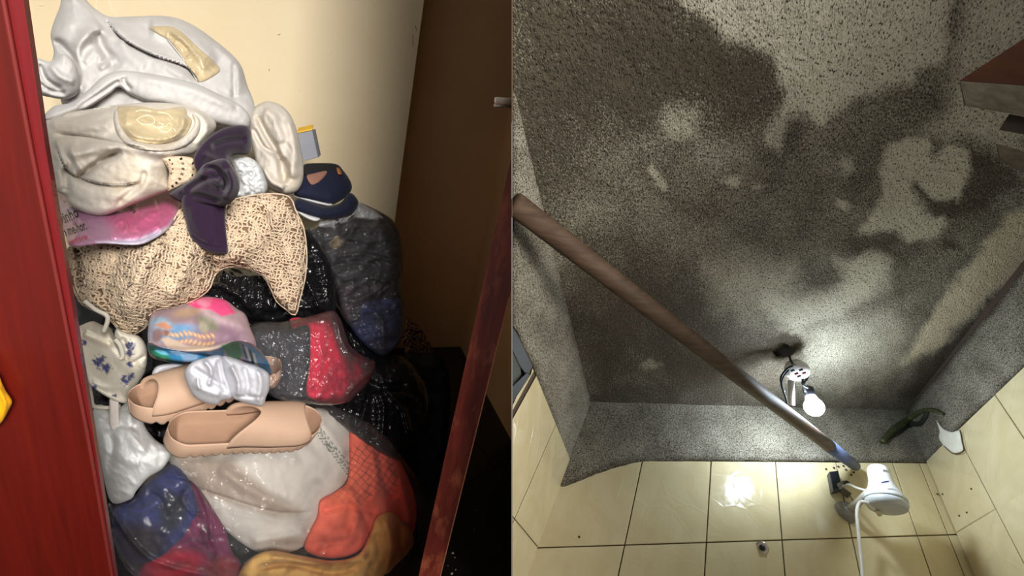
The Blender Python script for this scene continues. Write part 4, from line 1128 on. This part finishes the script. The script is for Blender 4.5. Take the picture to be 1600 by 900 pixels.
tag(o, 'added matt black cover in the dark corner behind the orange plaid bag', 'bag')

# --- clear bag with dark clothes
M_dk = cloth('charcoal_clothes', srgb(62, 61, 65), bump=.2, var=.3, vscale=22)
o = puff('charcoal_garment', [(496, 372), (516, 350), (556, 338), (600, 346), (618, 366), (624, 410), (622, 450), (620, 490), (580, 490), (548, 500), (534, 470), (522, 430), (506, 396)],
     [(520, 380, 1.48), (580, 360, 1.55), (560, 440, 1.44), (600, 470, 1.44)], M_dk, .06, 36, .1, [([(500, 380), (550, 360), (600, 360)], 6, .02), ([(520, 410), (570, 400), (615, 410)], 7, -.02), ([(530, 440), (580, 430), (620, 440)], 7, .018), ([(520, 370), (560, 385), (610, 380)], 5, -.016)], [(.010, 24, 3, 'f', 95)], step=2)
tag(o, 'wad of charcoal grey clothes inside the clear bag by the corner', 'garment')
o = puff('tan_garment', [(512, 376), (530, 368), (540, 374), (534, 386), (518, 390)], [(525, 380, 1.42)], cloth('tan_knit', srgb(140, 122, 96)), .01, 10, .02, step=1.6)
tag(o, 'scrap of tan cloth among the charcoal clothes', 'garment')
o = puff('blue_garment', [(560, 472), (580, 466), (606, 464), (626, 470), (631, 496), (628, 520), (614, 540), (596, 550), (578, 536), (564, 516), (557, 494)],
     [(595, 500, 1.38)], cloth('slate_blue_nylon', srgb(52, 60, 112), rough=.5, bump=.1), .05, 30, .08, [([(570, 480), (595, 500), (602, 540)], 6, .012), ([(615, 475), (605, 505), (615, 530)], 5, -.010)], [(.005, 18, 3, 'f', 97)], step=2)
tag(o, 'slate-blue folded garment at the bottom of the clear corner bag', 'garment')
o = puff('plum_garment', [(520, 452), (552, 440), (584, 446), (606, 440), (612, 462), (580, 470), (556, 484), (552, 510), (534, 486)], [(560, 465, 1.36)], cloth('plum_knit', srgb(70, 58, 66)), .03, 16, .04, noise=[(.006, 14, 3, 'f', 99)], step=2)
tag(o, 'plum-grey cloth folded above the slate-blue garment', 'garment')
o = puff('clear_plastic_bag', [(478, 362), (494, 348), (510, 336), (530, 330), (548, 322), (560, 316), (576, 322), (600, 334), (618, 350), (628, 380), (630, 420), (628, 450), (634, 490), (632, 522), (614, 546), (596, 556), (572, 540), (548, 512), (534, 486), (522, 440), (506, 400), (490, 380)],
     [(500, 370, 1.42), (560, 330, 1.54), (560, 440, 1.36), (610, 500, 1.33), (620, 400, 1.46)], M_clear2, .065, 40, .14, [([(500, 385), (540, 372), (590, 380)], 4, .012), ([(520, 402), (560, 396), (600, 404)], 4, .012), ([(515, 420), (550, 410), (590, 414)], 3, -.012), ([(560, 350), (540, 372), (530, 400)], 3, .010), ([(590, 480), (600, 510), (598, 540)], 4, .012), ([(530, 440), (570, 430), (610, 444)], 4, .012), ([(505, 352), (530, 344), (560, 330)], 5, .018)],
     [(.018, 22, 3, 'r', 101, -15, 2.0), (.004, 7, 2, 'r', 103)], step=1.8)
tag(o, 'crinkled clear plastic bag of dark clothes leaning in the corner', 'bag')
puff('gathered_neck', [(496, 354), (504, 340), (520, 338), (532, 328), (548, 322), (560, 315), (572, 322), (590, 332), (600, 342), (580, 344), (556, 342), (536, 350), (514, 356)],
     [(500, 350, 1.40), (560, 330, 1.50), (600, 342, 1.52)], clear_plastic('bunched_plastic', .30, rough=.18, ior=1.5), .03, 12, .02, noise=[(.014, 12, 3, 'r', 301, -20, 1.6)], step=1.4, parent=o)
# crochet scrap and torn card in the corner
BRN = [(624, 494), (640, 498), (656, 512), (668, 530), (678, 550), (676, 562), (660, 560), (650, 570), (640, 568), (630, 540)]
o = puff('brown_crochet_piece', BRN, [(650, 530, 1.62)], cloth('dark_brown_crochet', srgb(96, 64, 46), bump=.6, weave=220), .03, 16, .02, [([(634, 500), (640, 530), (640, 560)], 3, .008), ([(650, 510), (655, 540), (650, 560)], 3, .008), ([(664, 530), (668, 555)], 3, .006)], step=1.6)
net('crochet_net', BRN, o_pos[o.name], 6, 30, .003, cloth('brown_crochet', srgb(176, 130, 98), bump=.4), o, 9)
tag(o, 'brown crochet piece in the dim corner right of the clear bag', 'crochet')
o = puff('torn_card', [(644, 580), (652, 577), (660, 578), (666, 584), (662, 588), (657, 590), (656, 600), (664, 601), (676, 604), (678, 614), (668, 612), (656, 604), (648, 592)],
     [(660, 595, 1.45)], plain('pale_card', srgb(196, 178, 150), .85), .004, 4, .004, step=1.2)
tag(o, 'torn pale scrap of card in the dark gap below the crochet piece', 'scrap')

# --- floral blouse on the left
M_flor = cloth('cream_floral_cotton', srgb(226, 220, 204), bump=.15, var=.08, attr=True)
def flor_col(X, Y, d, h):
    c = np.tile(lin(228, 222, 206), (len(X), 1))
    for cx, cy, r, s in [(154, 566, 10, 1), (166, 575, 9, 2), (160, 560, 6, 8), (204, 540, 8, 3), (203, 552, 7, 4), (132, 535, 5, 5), (196, 594, 8, 6), (205, 588, 6, 9), (203, 570, 5, 7), (146, 605, 6, 10), (178, 618, 4, 11), (184, 532, 4, 12)]:
        m = np.clip((1 - np.hypot(X - cx, Y - cy) / r) * 2 + 2.2 * fbm(X / 5, Y / 5, 2, s), 0, 1) * (np.hypot(X - cx, Y - cy) < r * 1.3)
        c = lay(c, m, lin(62, 72, 142))
        g = np.clip(m * 2 * fbm(X / 3.5, Y / 3.5, 1, s + 30), 0, 1)
        c = lay(c, g, lin(40, 44, 84)); c = lay(c, np.clip(m * 1.5 * fbm(X / 4, Y / 4, 1, s + 60), 0, 1), lin(150, 140, 110))
    return c
fb_ = empty('floral_blouse', PY(170, 640, .95), 'cream blouse with small blue flower sprigs beside the red panel', 'blouse')
puff('bodice', [(121, 514), (132, 506), (146, 502), (160, 508), (172, 512), (182, 528), (196, 538), (196, 556), (212, 566), (228, 574), (218, 596), (206, 610), (200, 628), (184, 628), (160, 616), (142, 602), (134, 588), (128, 560), (124, 536)],
     [(140, 530, 1.02), (170, 580, .96), (210, 590, 1.0)], M_flor, .045, 26, .05, [([(130, 520), (150, 530), (176, 540)], 5, -.014), ([(170, 515), (180, 540), (196, 560), (222, 572)], 5, .014), ([(140, 596), (170, 606), (200, 600)], 5, -.008)], [(.004, 24, 3, 'f', 111)], step=1.6, parent=fb_, colfn=flor_col)
puff('skirt_fold', [(182, 514), (200, 520), (218, 526), (229, 542), (230, 562), (226, 576), (206, 574), (194, 566), (190, 548), (180, 530)],
     [(205, 545, 1.03)], M_flor, .04, 20, .04, [([(190, 526), (198, 548), (196, 566)], 4, -.012), ([(205, 570), (218, 562), (228, 556)], 3, -.01)], step=1.6, parent=fb_, colfn=flor_col)
M_strap = cloth('cream_strap', srgb(214, 208, 194), bump=.1)
for pts, y in (([(132, 470), (150, 484), (166, 492), (168, 502), (162, 518)], .99), ([(138, 596), (142, 620), (146, 634), (166, 637), (188, 634)], .93), ([(180, 530), (188, 540), (192, 556), (188, 560)], .97)):
    tube('strap', [PY(a, b, y) for a, b in pts], .0038, M_strap, fb_, 8)
puff('care_label', [(172, 622), (184, 622), (186, 640), (186, 672), (180, 674), (172, 668), (171, 640)], [(178, 650, .885)], plain('label_cloth', srgb(216, 208, 200), .8), .004, 4, .003, step=1.5, parent=fb_)

# --- printed dress and its white lining
M_print = cloth('printed_satin', srgb(200, 180, 180), rough=.6, bump=.08, var=.05, attr=True, spec=.2, sheen=0)
def print_col(X, Y, d, h):
    n = fbm(X / 30, Y / 30, 3, 5)
    c = np.tile(lin(176, 150, 156), (len(X), 1))
    c = lay(c, blob(X, Y, 272, 520, 52, 18, -6, .5), lin(112, 156, 196))
    c = lay(c, blob(X, Y, 250, 505, 22, 14, 0, .5), lin(150, 178, 200))
    c = lay(c, blob(X, Y, 292, 488, 30, 10, -10, .6), lin(196, 166, 140))
    c = lay(c, blob(X, Y, 350, 525, 50, 24, 10, .5) * np.clip(.8 + n, 0, 1), lin(166, 132, 158))
    c = lay(c, blob(X, Y, 325, 505, 24, 12, 30, .5) * .8, lin(150, 158, 128))
    c = lay(c, blob(X, Y, 318, 512, 12, 9, 60, .5) * .7, lin(196, 192, 160))
    c = lay(c, pmask(X, Y, [(288, 474), (310, 463), (350, 466), (362, 480), (368, 490), (346, 494), (330, 484), (308, 482)], 4), lin(240, 84, 138))
    c = lay(c, blob(X, Y, 318, 474, 14, 7, 20, .6), lin(250, 130, 168))
    # scrolls of leaves
    for k in range(11):
        x = 262 + k * 7; y = 527 + .06 * (x - 262) + 2 * math.sin(k)
        for s in (-1, 1):
            mk = blob(X, Y, x, y + s * 6, 6.5, 3.0, -s * 50, .4)
            c = lay(c, mk, lin(226, 176, 132)); c = lay(c, blob(X, Y, x + 1, y + s * 6, 2.8, 1.2, -s * 50, .6), lin(246, 226, 196))
    c = lay(c, pmask(X, Y, [(240, 508), (256, 502), (270, 512), (262, 516), (252, 512)], 3), lin(196, 128, 88))
    c = lay(c, blob(X, Y, 246, 524, 10, 14, 20, .4), lin(120, 88, 92))
    c = lay(c, blob(X, Y, 258, 520, 8, 6, 0, .4), lin(150, 108, 98))
    c = lay(c, pmask(X, Y, [(252, 530), (262, 526), (290, 540), (330, 542), (352, 536), (330, 549), (290, 548), (262, 544)], 3), lin(222, 198, 176))
    c = lay(c, pmask(X, Y, [(228, 536), (250, 542), (290, 550), (330, 550), (352, 540), (350, 556), (320, 564), (280, 570), (250, 562), (232, 550)], 3), lin(48, 118, 160))
    c = lay(c, pmask(X, Y, [(232, 538), (246, 546), (262, 552), (268, 566), (246, 562), (234, 550)], 3), lin(40, 128, 92))
    c = lay(c, blob(X, Y, 252, 550, 14, 4, 20, .4) * .9, lin(120, 196, 222))
    c = lay(c, pmask(X, Y, [(346, 540), (362, 534), (376, 534), (382, 548), (374, 562), (356, 556)], 3), lin(36, 128, 74))
    c = lay(c, pmask(X, Y, [(374, 534), (392, 540), (420, 562), (424, 585), (400, 576), (380, 556)], 3), lin(84, 158, 206))
    for k in range(4):
        c = lay(c, pmask(X, Y, [(376 + k * 6, 536 + k * 5), (380 + k * 6, 537 + k * 5), (388 + k * 5, 560 + k * 4), (384 + k * 5, 560 + k * 4)], 1.5), lin(30, 34, 40) if k % 2 == 0 else lin(235, 235, 235))
    c = lay(c, np.clip(n * .8, 0, .18), lin(220, 200, 195))
    return c
dr = empty('printed_dress', PY(330, 630, .95), 'satin dress printed with pink, blue and gold leaf motifs, mid pile', 'dress')
puff('bodice', [(232, 505), (236, 490), (246, 484), (284, 474), (312, 464), (348, 467), (370, 482), (384, 492), (392, 514), (400, 534), (396, 548), (370, 552), (340, 560), (300, 566), (262, 562), (238, 554), (231, 532)],
     [(240, 520, .95), (310, 480, 1.04), (310, 545, .88), (390, 530, .97)], M_print, .04, 28, .06, [([(250, 545), (290, 548), (340, 542), (376, 530)], 5, .010), ([(300, 472), (330, 500), (380, 520)], 9, -.008), ([(244, 492), (270, 505), (310, 500)], 10, .008)], [(.004, 34, 3, 'f', 121)], step=1.3, parent=dr, colfn=print_col)
puff('hem', [(232, 534), (252, 542), (290, 548), (336, 546), (362, 534), (380, 532), (396, 538), (412, 554), (424, 578), (420, 596), (404, 584), (384, 566), (352, 560), (320, 566), (296, 578), (288, 592), (284, 574), (262, 566), (240, 560), (232, 550)],
     [(240, 550, .90), (320, 555, .83), (410, 570, .83)], M_print, .016, 9, .02, [([(300, 560), (330, 556), (350, 552)], 3, -.004)], [(.002, 16, 2, 'f', 123)], step=1.3, parent=dr, colfn=print_col)
M_wsat = cloth('white_satin_lining', srgb(206, 206, 212), rough=.6, bump=.08, var=.05)
puff('lining', [(288, 582), (300, 566), (322, 558), (346, 554), (352, 580), (360, 604), (362, 622), (346, 626), (340, 632), (322, 630), (304, 620), (294, 604)],
     [(325, 595, .80)], M_wsat, .035, 22, .03, [([(300, 575), (325, 590), (352, 606)], 4, -.008), ([(318, 562), (330, 580), (325, 605)], 4, .009), ([(300, 600), (325, 612), (345, 618)], 5, .007), ([(340, 560), (345, 590), (354, 615)], 4, -.008), ([(308, 590), (312, 610)], 3, .006)], [(.002, 14, 3, 'f', 131)], step=1.4, parent=dr)
puff('lining', [(346, 556), (366, 558), (384, 566), (402, 572), (420, 584), (421, 606), (416, 620), (410, 634), (392, 632), (372, 626), (360, 618), (352, 590)],
     [(385, 595, .80)], M_wsat, .035, 22, .03, [([(360, 570), (372, 596), (372, 622)], 4, .008), ([(402, 576), (408, 600), (402, 628)], 5, .007), ([(362, 620), (390, 620), (412, 622)], 3, -.005), ([(380, 572), (388, 600), (384, 620)], 4, -.006)], [(.002, 14, 3, 'f', 133)], step=1.4, parent=dr)
puff('sleeve_tip', [(238, 582), (246, 572), (266, 568), (288, 570), (284, 580), (268, 588), (250, 593), (240, 590)], [(262, 580, .95)], M_wsat, .02, 10, .02, [([(246, 584), (262, 578), (280, 574)], 3, -.005)], step=1.4, parent=dr)

# --- red and black clothes in a dusty clear bag
o = puff('black_tshirt', [(388, 518), (404, 508), (440, 508), (470, 510), (486, 514), (488, 560), (484, 600), (486, 624), (452, 622), (424, 616), (400, 592), (392, 556)],
     [(430, 560, 1.06), (480, 560, 1.08), (440, 610, 1.0)], cloth('faded_black_cotton', srgb(52, 52, 58), bump=.2, var=.2), .04, 30, .06, [([(410, 520), (430, 560), (440, 610)], 8, .010), ([(470, 515), (476, 560), (476, 610)], 6, .008)], [(.005, 26, 3, 'f', 141)], step=2)
tag(o, 'faded black t-shirt beside the red cloth in the small clear bag', 'garment')
o = puff('red_cloth', [(452, 500), (464, 496), (484, 498), (508, 491), (520, 492), (530, 504), (534, 530), (546, 556), (562, 570), (576, 582), (572, 596), (556, 612), (540, 624), (512, 628), (490, 626), (478, 612), (482, 580), (484, 548), (482, 512), (468, 510), (458, 514)],
     [(500, 520, 1.10), (510, 580, 1.02), (560, 590, 1.08)], cloth('crimson_jersey', srgb(206, 10, 58), bump=.12, var=.12), .045, 24, .06, [([(486, 514), (492, 560), (486, 610)], 5, -.010), ([(512, 500), (514, 540), (505, 575), (492, 590)], 3, -.008), ([(524, 510), (530, 550), (548, 600)], 8, .012), ([(545, 560), (560, 590), (548, 615)], 5, -.008)], [(.004, 24, 3, 'f', 143)], step=1.8)
tag(o, 'bright crimson cloth bundled beside the faded black t-shirt', 'garment')
o = puff('clear_plastic_bag', [(386, 520), (402, 504), (444, 502), (476, 496), (506, 488), (522, 486), (534, 504), (546, 538), (566, 556), (586, 566), (580, 590), (564, 610), (544, 628), (510, 633), (476, 630), (440, 626), (414, 612), (398, 586)],
     [(420, 560, .99), (510, 520, 1.02), (510, 590, .94), (570, 575, 1.02)], M_clear2, .045, 30, .14, [([(524, 495), (545, 550), (584, 568)], 5, .012), ([(540, 620), (560, 596), (582, 580)], 3, .01)], [(.006, 20, 3, 'r', 145), (.003, 7, 2, 'r', 147)], step=2)
tag(o, 'dusty clear plastic bag around the crimson and black clothes', 'bag')

# --- grey-white cloth at the left
o = puff('grey_white_cloth', [(146, 640), (158, 632), (176, 640), (196, 630), (206, 612), (224, 612), (240, 620), (228, 640), (226, 664), (244, 688), (268, 704), (256, 730), (232, 746), (214, 766), (204, 780), (176, 786), (164, 756), (156, 710), (148, 676)],
     [(160, 660, .93), (210, 700, .84), (220, 625, .98), (180, 780, .86)], cloth('grey_white_fleece', srgb(216, 218, 216), bump=.4, weave=380, var=.14), .04, 32, .06, [([(160, 650), (175, 690), (170, 740)], 7, -.012), ([(200, 640), (205, 680), (230, 710)], 9, .010), ([(178, 700), (200, 720), (220, 724)], 8, .008), ([(168, 670), (190, 664), (215, 670)], 5, -.008)], [(.005, 30, 3, 'f', 151), (.006, 26, 3, 'r', 152, 50, 2)], step=2)
tag(o, 'grey-white fleece cloth between the red panel and the slides', 'cloth')

# --- big clear bag in front and what is in it
def bagy(dy): return [(a, b, c + dy) for a, b, c in [(200, 820, .85), (400, 740, .87), (400, 860, .79), (560, 700, .99), (620, 800, .93), (560, 880, .84), (280, 780, .86), (400, 1050, .75), (220, 1000, .80), (580, 1020, .82), (320, 700, .93), (480, 660, .98)]]
M_knit = cloth('oatmeal_knit', srgb(210, 202, 190), bump=.3, weave=340, var=.12, attr=True)
def knit_col(X, Y, d, h):
    c = np.tile(lin(214, 208, 196), (len(X), 1))
    c = lay(c, pmask(X, Y, [(270, 712), (360, 716), (420, 770), (470, 800), (440, 808), (380, 790), (310, 770)], 14), lin(176, 160, 142))
    # dark green stitched stripe
    A, B = np.array([486., 658.]), np.array([546., 736.]); L = np.linalg.norm(B - A); u = (B - A) / L
    s = (X - A[0]) * u[0] + (Y - A[1]) * u[1]; t = -(X - A[0]) * u[1] + (Y - A[1]) * u[0]
    m = (np.abs(t) < 6.5) & (s > -4) & (s < L + 4) & (np.sin(s * 1.1 + np.abs(t) * .9) > -.2) & (np.abs(np.abs(t) - 3.2) > .6)
    c = lay(c, m * .8, lin(74, 92, 74))
    return c
o = puff('oatmeal_sweater', [(262, 712), (300, 692), (360, 690), (440, 688), (474, 672), (488, 640), (512, 640), (540, 654), (552, 690), (548, 740), (526, 770), (506, 784), (500, 820), (480, 850), (440, 866), (396, 860), (350, 826), (330, 800), (312, 768), (284, 744)],
     bagy(.075), M_knit, .035, 40, .08, [([(300, 760), (360, 780), (430, 800), (490, 800)], 9, -.012, 's'), ([(340, 730), (400, 770), (470, 800)], 10, .010), ([(500, 660), (530, 700), (545, 740)], 8, .006), ([(480, 830), (440, 840), (390, 846)], 8, .010)], [(.005, 50, 3, 'f', 161)], step=2.2, colfn=knit_col)
tag(o, 'oatmeal knit sweater with a dark green stitched stripe in the front bag', 'sweater')
def plaid_col(X, Y, d, h):
    c = np.tile(lin(250, 116, 92), (len(X), 1))
    Xw = X + 6 * fbm(X / 40, Y / 40, 2, 4); Yw = Y + 6 * fbm(X / 40, Y / 40, 2, 14)
    a = (Xw * .8 + Yw * .6) / 9.5; b = (-Xw * .6 + Yw * .8) / 9.5
    reg = np.maximum(blob(X, Y, 560, 742, 46, 56, 30, .2), blob(X, Y, 600, 735, 22, 45, -20, .3))
    ln = np.maximum(np.clip(1 - np.abs((a % 1) - .5) * 9, 0, 1), np.clip(1 - np.abs((b % 1) - .5) * 9, 0, 1))
    c = lay(c, ln * reg * .85, lin(70, 44, 30))
    c = lay(c, blob(X, Y, 540, 780, 36, 50, 20, .6) * .5, lin(246, 122, 80))
    return c
o = puff('orange_plaid_shirt', [(548, 668), (572, 664), (600, 684), (628, 726), (648, 776), (650, 812), (640, 840), (604, 838), (580, 850), (548, 868), (508, 872), (476, 858), (484, 830), (496, 806), (500, 782), (524, 768), (544, 746)],
     bagy(.06), cloth('orange_plaid_cotton', srgb(240, 104, 82), bump=.15, attr=True, var=.12), .04, 32, .08, [([(540, 760), (560, 800), (540, 860)], 7, .012), ([(590, 700), (600, 750), (618, 780)], 7, -.016), ([(500, 800), (540, 790), (590, 800)], 7, -.010), ([(625, 740), (635, 790), (640, 820)], 7, .012), ([(575, 690), (590, 740), (580, 790)], 7, .010)], [(.006, 30, 3, 'f', 163)], step=1.7, colfn=plaid_col)
tag(o, 'orange-red plaid shirt at the right of the front clear bag', 'shirt')
o = puff('mustard_garment', [(372, 900), (392, 872), (424, 860), (470, 868), (520, 876), (560, 866), (578, 834), (588, 808), (606, 799), (622, 806), (642, 830), (646, 850), (632, 886), (616, 940), (560, 1000), (420, 1000), (370, 950)],
     bagy(.03), cloth('mustard_knit', srgb(226, 178, 100), bump=.3, var=.18, weave=300), .045, 30, .08, [([(400, 890), (450, 880), (520, 895), (570, 880)], 6, -.016), ([(600, 810), (612, 850), (604, 900)], 6, .010), ([(588, 830), (590, 870), (570, 900)], 6, -.010), ([(420, 870), (470, 878), (520, 884)], 6, .012), ([(624, 820), (626, 860)], 5, -.010)], [(.006, 26, 3, 'f', 165, 80, 3)], step=2)
tag(o, 'mustard yellow knit garment at the bottom of the front clear bag', 'garment')
o = puff('navy_garment', [(176, 800), (196, 786), (220, 766), (244, 742), (268, 726), (290, 742), (304, 770), (310, 800), (290, 840), (260, 870), (210, 880), (180, 850)],
     bagy(.06), cloth('navy_cotton', srgb(38, 48, 104), bump=.15, attr=True, var=.2), .04, 34, .08, [([(200, 800), (240, 790), (270, 750)], 7, .012), ([(262, 760), (270, 800), (250, 840)], 6, -.014)], [(.006, 26, 3, 'f', 167)], step=2.2,
     colfn=lambda X, Y, d, h: lay(lay(np.tile(lin(40, 52, 112), (len(X), 1)), blob(X, Y, 220, 845, 60, 40, 0, .6), lin(44, 36, 50)), blob(X, Y, 270, 800, 30, 40, 10, .5), lin(34, 38, 56)))
tag(o, 'navy blue garment at the left of the front clear bag', 'garment')
o = puff('magenta_garment', [(296, 750), (316, 770), (336, 800), (352, 828), (362, 860), (380, 890), (372, 960), (300, 1000), (210, 980), (206, 910), (236, 870), (262, 850), (290, 816), (300, 780)],
     bagy(.065), cloth('magenta_and_red_fabric', srgb(170, 40, 80), bump=.15, attr=True, var=.2), .04, 34, .08, [([(260, 860), (300, 850), (340, 870)], 7, .012), ([(300, 790), (320, 830), (330, 880)], 6, -.012)], [(.006, 26, 3, 'f', 169)], step=2.2,
     colfn=lambda X, Y, d, h: lay(lay(np.tile(lin(120, 44, 84), (len(X), 1)), blob(X, Y, 270, 885, 62, 32, -10, .5), lin(206, 30, 62)), blob(X, Y, 350, 890, 40, 26, 0, .5), lin(150, 60, 66)))
tag(o, 'magenta and red fabric at the bottom left of the front clear bag', 'garment')
o = puff('dark_garment', [(166, 820), (184, 846), (210, 872), (240, 880), (300, 930), (420, 980), (560, 980), (600, 1050), (540, 1150), (300, 1150), (200, 1060), (172, 930)],
     bagy(.08), cloth('grey_black_clothes', srgb(54, 50, 60), bump=.2), .04, 40, .1, noise=[(.008, 40, 3, 'f', 170)], step=4)
tag(o, 'dark grey clothes at the very bottom of the front clear bag', 'garment')
o = puff('big_clear_bag', [(166, 800), (182, 786), (208, 780), (222, 756), (244, 732), (266, 706), (300, 698), (380, 690), (450, 650), (490, 626), (520, 634), (562, 652), (602, 680), (634, 722), (658, 760), (662, 800), (652, 846), (634, 886), (618, 940), (600, 1060), (540, 1160), (420, 1200), (280, 1170), (200, 1080), (176, 930)],
     bagy(.0), M_clear3, .045, 44, .22,
     [([(256, 742), (300, 752), (322, 790), (330, 830), (326, 860)], 3, .012), ([(296, 760), (284, 780), (300, 800), (320, 806)], 3, .010), ([(292, 762), (276, 790), (262, 804)], 3, .010), ([(176, 800), (210, 850), (250, 880), (330, 900)], 4, .012), ([(172, 840), (200, 890), (240, 920)], 4, .010), ([(300, 850), (330, 846), (340, 870), (320, 892)], 3, .008),
      ([(330, 795), (420, 812), (500, 820), (560, 838)], 2.5, .006), ([(420, 850), (480, 860), (520, 850), (556, 846)], 3, .010), ([(480, 830), (510, 850), (500, 876)], 3, .008), ([(400, 890), (450, 884), (520, 886), (570, 880)], 3, .010), ([(620, 720), (640, 780), (636, 850)], 5, .006), ([(560, 800), (575, 840), (570, 880)], 3, .008), ([(232, 770), (250, 780), (258, 800)], 3, -.008)],
     [(.007, 60, 3, 'f', 171), (.0055, 32, 2, 'r', 173)], step=2.2)
tag(o, 'large clear plastic bag of folded clothes at the front of the pile', 'bag')

# --- beige slides
M_foam = plain('beige_foam', srgb(196, 163, 138), .62, 0, .3, .06, 20, .08, 500)
M_foam_shade = plain('shaded_footbed_foam', srgb(168, 134, 110), .75, 0, .25, .1, 20, .08, 400)  # darker copy of the foam: shade on the footbed put into the colour
def slide_mesh():
    """sole and strap of a chunky foam slide, heel at x=0, toe at x=.285, z up"""
    L = .285; nx = 150
    def hwf(t):
        t = min(max(t, 0), 1)
        k = float(np.interp(t, [0, .1, .25, .45, .62, .78, 1], [.036, .040, .041, .042, .048, .0505, .048]))
        if t > .80: k *= math.sqrt(max(1 - ((t - .80) / .2) ** 2.2, .004))
        if t < .14: k *= math.sqrt(max(1 - ((.14 - t) / .14) ** 2.2, .004))
        return k
    sole = []; secs = []
    for i in range(nx + 1):
        t = i / nx; t = t if t < .85 else .85 + .15 * math.sin((t - .85) / .15 * math.pi / 2); w = float(hwf(t)); x = L * t
        ph = (x / .0175) % 1
        tooth = .0075 * (1 - min(abs(ph - .5) * 3.2, 1)) if .10 < t < .93 else 0
        lift = .016 * max(0, (t - .80) / .2) ** 1.5 + .010 * max(0, (.1 - t) / .1) ** 2
        zb = lift + tooth
        rim = .047 - .004 * math.sin(math.pi * t) + (.006 * max(0, (t - .8) / .2))
        bed = rim - .017
        e = min(1, min(t, 1 - t) * 14)
        bed = rim - .027 * e
        pts = [(-w * .93, zb), (-w * 1.0, zb + .006), (-w * 1.03, .026 + lift * .5), (-w * 1.0, rim - .003), (-w * .95, rim), (-w * .89, rim - .002), (-w * .80, bed + .004), (-w * .55, bed), (0, bed - .001),
               (w * .55, bed), (w * .80, bed + .004), (w * .89, rim - .002), (w * .95, rim), (w * 1.0, rim - .003), (w * 1.03, .026 + lift * .5), (w * 1.0, zb + .006), (w * .93, zb), (0, lift + .004)]
        secs.append([(x, a, b) for a, b in pts])
    m = len(secs[0]); V = [p for s in secs for p in s]; Fc = []
    for i in range(nx):
        for k in range(m):
            Fc.append((i * m + k, i * m + (k + 1) % m, (i + 1) * m + (k + 1) % m, (i + 1) * m + k))
    Fc.append(tuple(range(m))[::-1]); Fc.append(tuple(nx * m + k for k in range(m)))
    # strap: thick arched shell
    SV = []; SF = []; na, nt_ = 26, 30
    for lay_ in (0, 1):
        for i in range(na + 1):
            for k in range(nt_ + 1):
                th = math.pi * k / nt_
                s = i / na
                # rear edge sweeps back low at the sides, front edge cut square-ish
                xb = .148 - .050 * abs(math.cos(th)) ** 1.6; xf = .240 + .020 * abs(math.cos(th)) ** 2
                x = xb + (xf - xb) * s; w = float(hwf(x / L)) * 1.045
                hz = .066 - .020 * (x - .12) / .14
                tck = .009 * lay_ * (1 if 0 < i < na else .75)
                SV.append((x, -(w - tck) * math.cos(th) * (1 + .06 * math.sin(th) ** 2), .030 + (hz - tck) * math.sin(th) ** .85))
    n1 = (na + 1) * (nt_ + 1)
    g = lambda l, i, k: l * n1 + i * (nt_ + 1) + k
    for i in range(na):
        for k in range(nt_):
            SF.append((g(0, i, k), g(0, i, k + 1), g(0, i + 1, k + 1), g(0, i + 1, k)))
            SF.append((g(1, i, k), g(1, i + 1, k), g(1, i + 1, k + 1), g(1, i, k + 1)))
    for k in range(nt_):
        SF.append((g(0, 0, k), g(1, 0, k), g(1, 0, k + 1), g(0, 0, k + 1)))
        SF.append((g(0, na, k), g(0, na, k + 1), g(1, na, k + 1), g(1, na, k)))
    for i in range(na):
        SF.append((g(0, i, 0), g(0, i + 1, 0), g(1, i + 1, 0), g(1, i, 0)))
        SF.append((g(0, i, nt_), g(1, i, nt_), g(1, i + 1, nt_), g(0, i + 1, nt_)))
    return (np.array(V), Fc), (np.array(SV), SF)
SOLE, STRAP = slide_mesh()
def place_slide(label, heel, toe, up, scale=1.0, mirror=False):
    H = PY(*heel); Tt = PY(*toe)
    ax = unit(Tt - H); s = np.linalg.norm(Tt - H) / .285
    u = np.array(up, float); u = unit(u - ax * (u @ ax)); v = np.cross(u, ax)
    B = np.array([ax, v, u]); 
    print('SLIDE', np.linalg.norm(Tt - H), H, Tt)
    e = empty('foam_slide', H, label, 'slide', 'pair of beige foam slides')
    for nm, (VV, FF), mt in (('sole', SOLE, M_foam), ('strap', STRAP, M_foam)):
        ob_ = mesh(nm, H + (VV * s * [1, -1 if mirror else 1, 1]) @ B, FF if not mirror else [f[::-1] for f in FF], mt, e)
        if nm == 'sole':
            ob_.data.materials.append(M_foam_shade)
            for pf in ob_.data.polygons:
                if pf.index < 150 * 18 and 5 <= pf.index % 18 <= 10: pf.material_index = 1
    return e
# image-space axes at the slides, expressed in the world
camr, camu, camf = M[:, 0], M[:, 1], -M[:, 2]
def view_up(px, py, a, b, c=0):
    vr = -unit(ray(px, py)); iu = unit(camu - vr * (camu @ vr)); ir = np.cross(iu, vr)
    return iu * a + vr * b + ir * c
place_slide('beige foam slide lying upright on the clear bag, nearer of the pair', (253, 692, .80), (489, 675, .86), view_up(370, 690, .52, .85))
place_slide('beige foam slide tipped on its side against the other, half under the dress', (436, 588, .98), (203, 655, .86), view_up(310, 640, .66, .70, -.25))
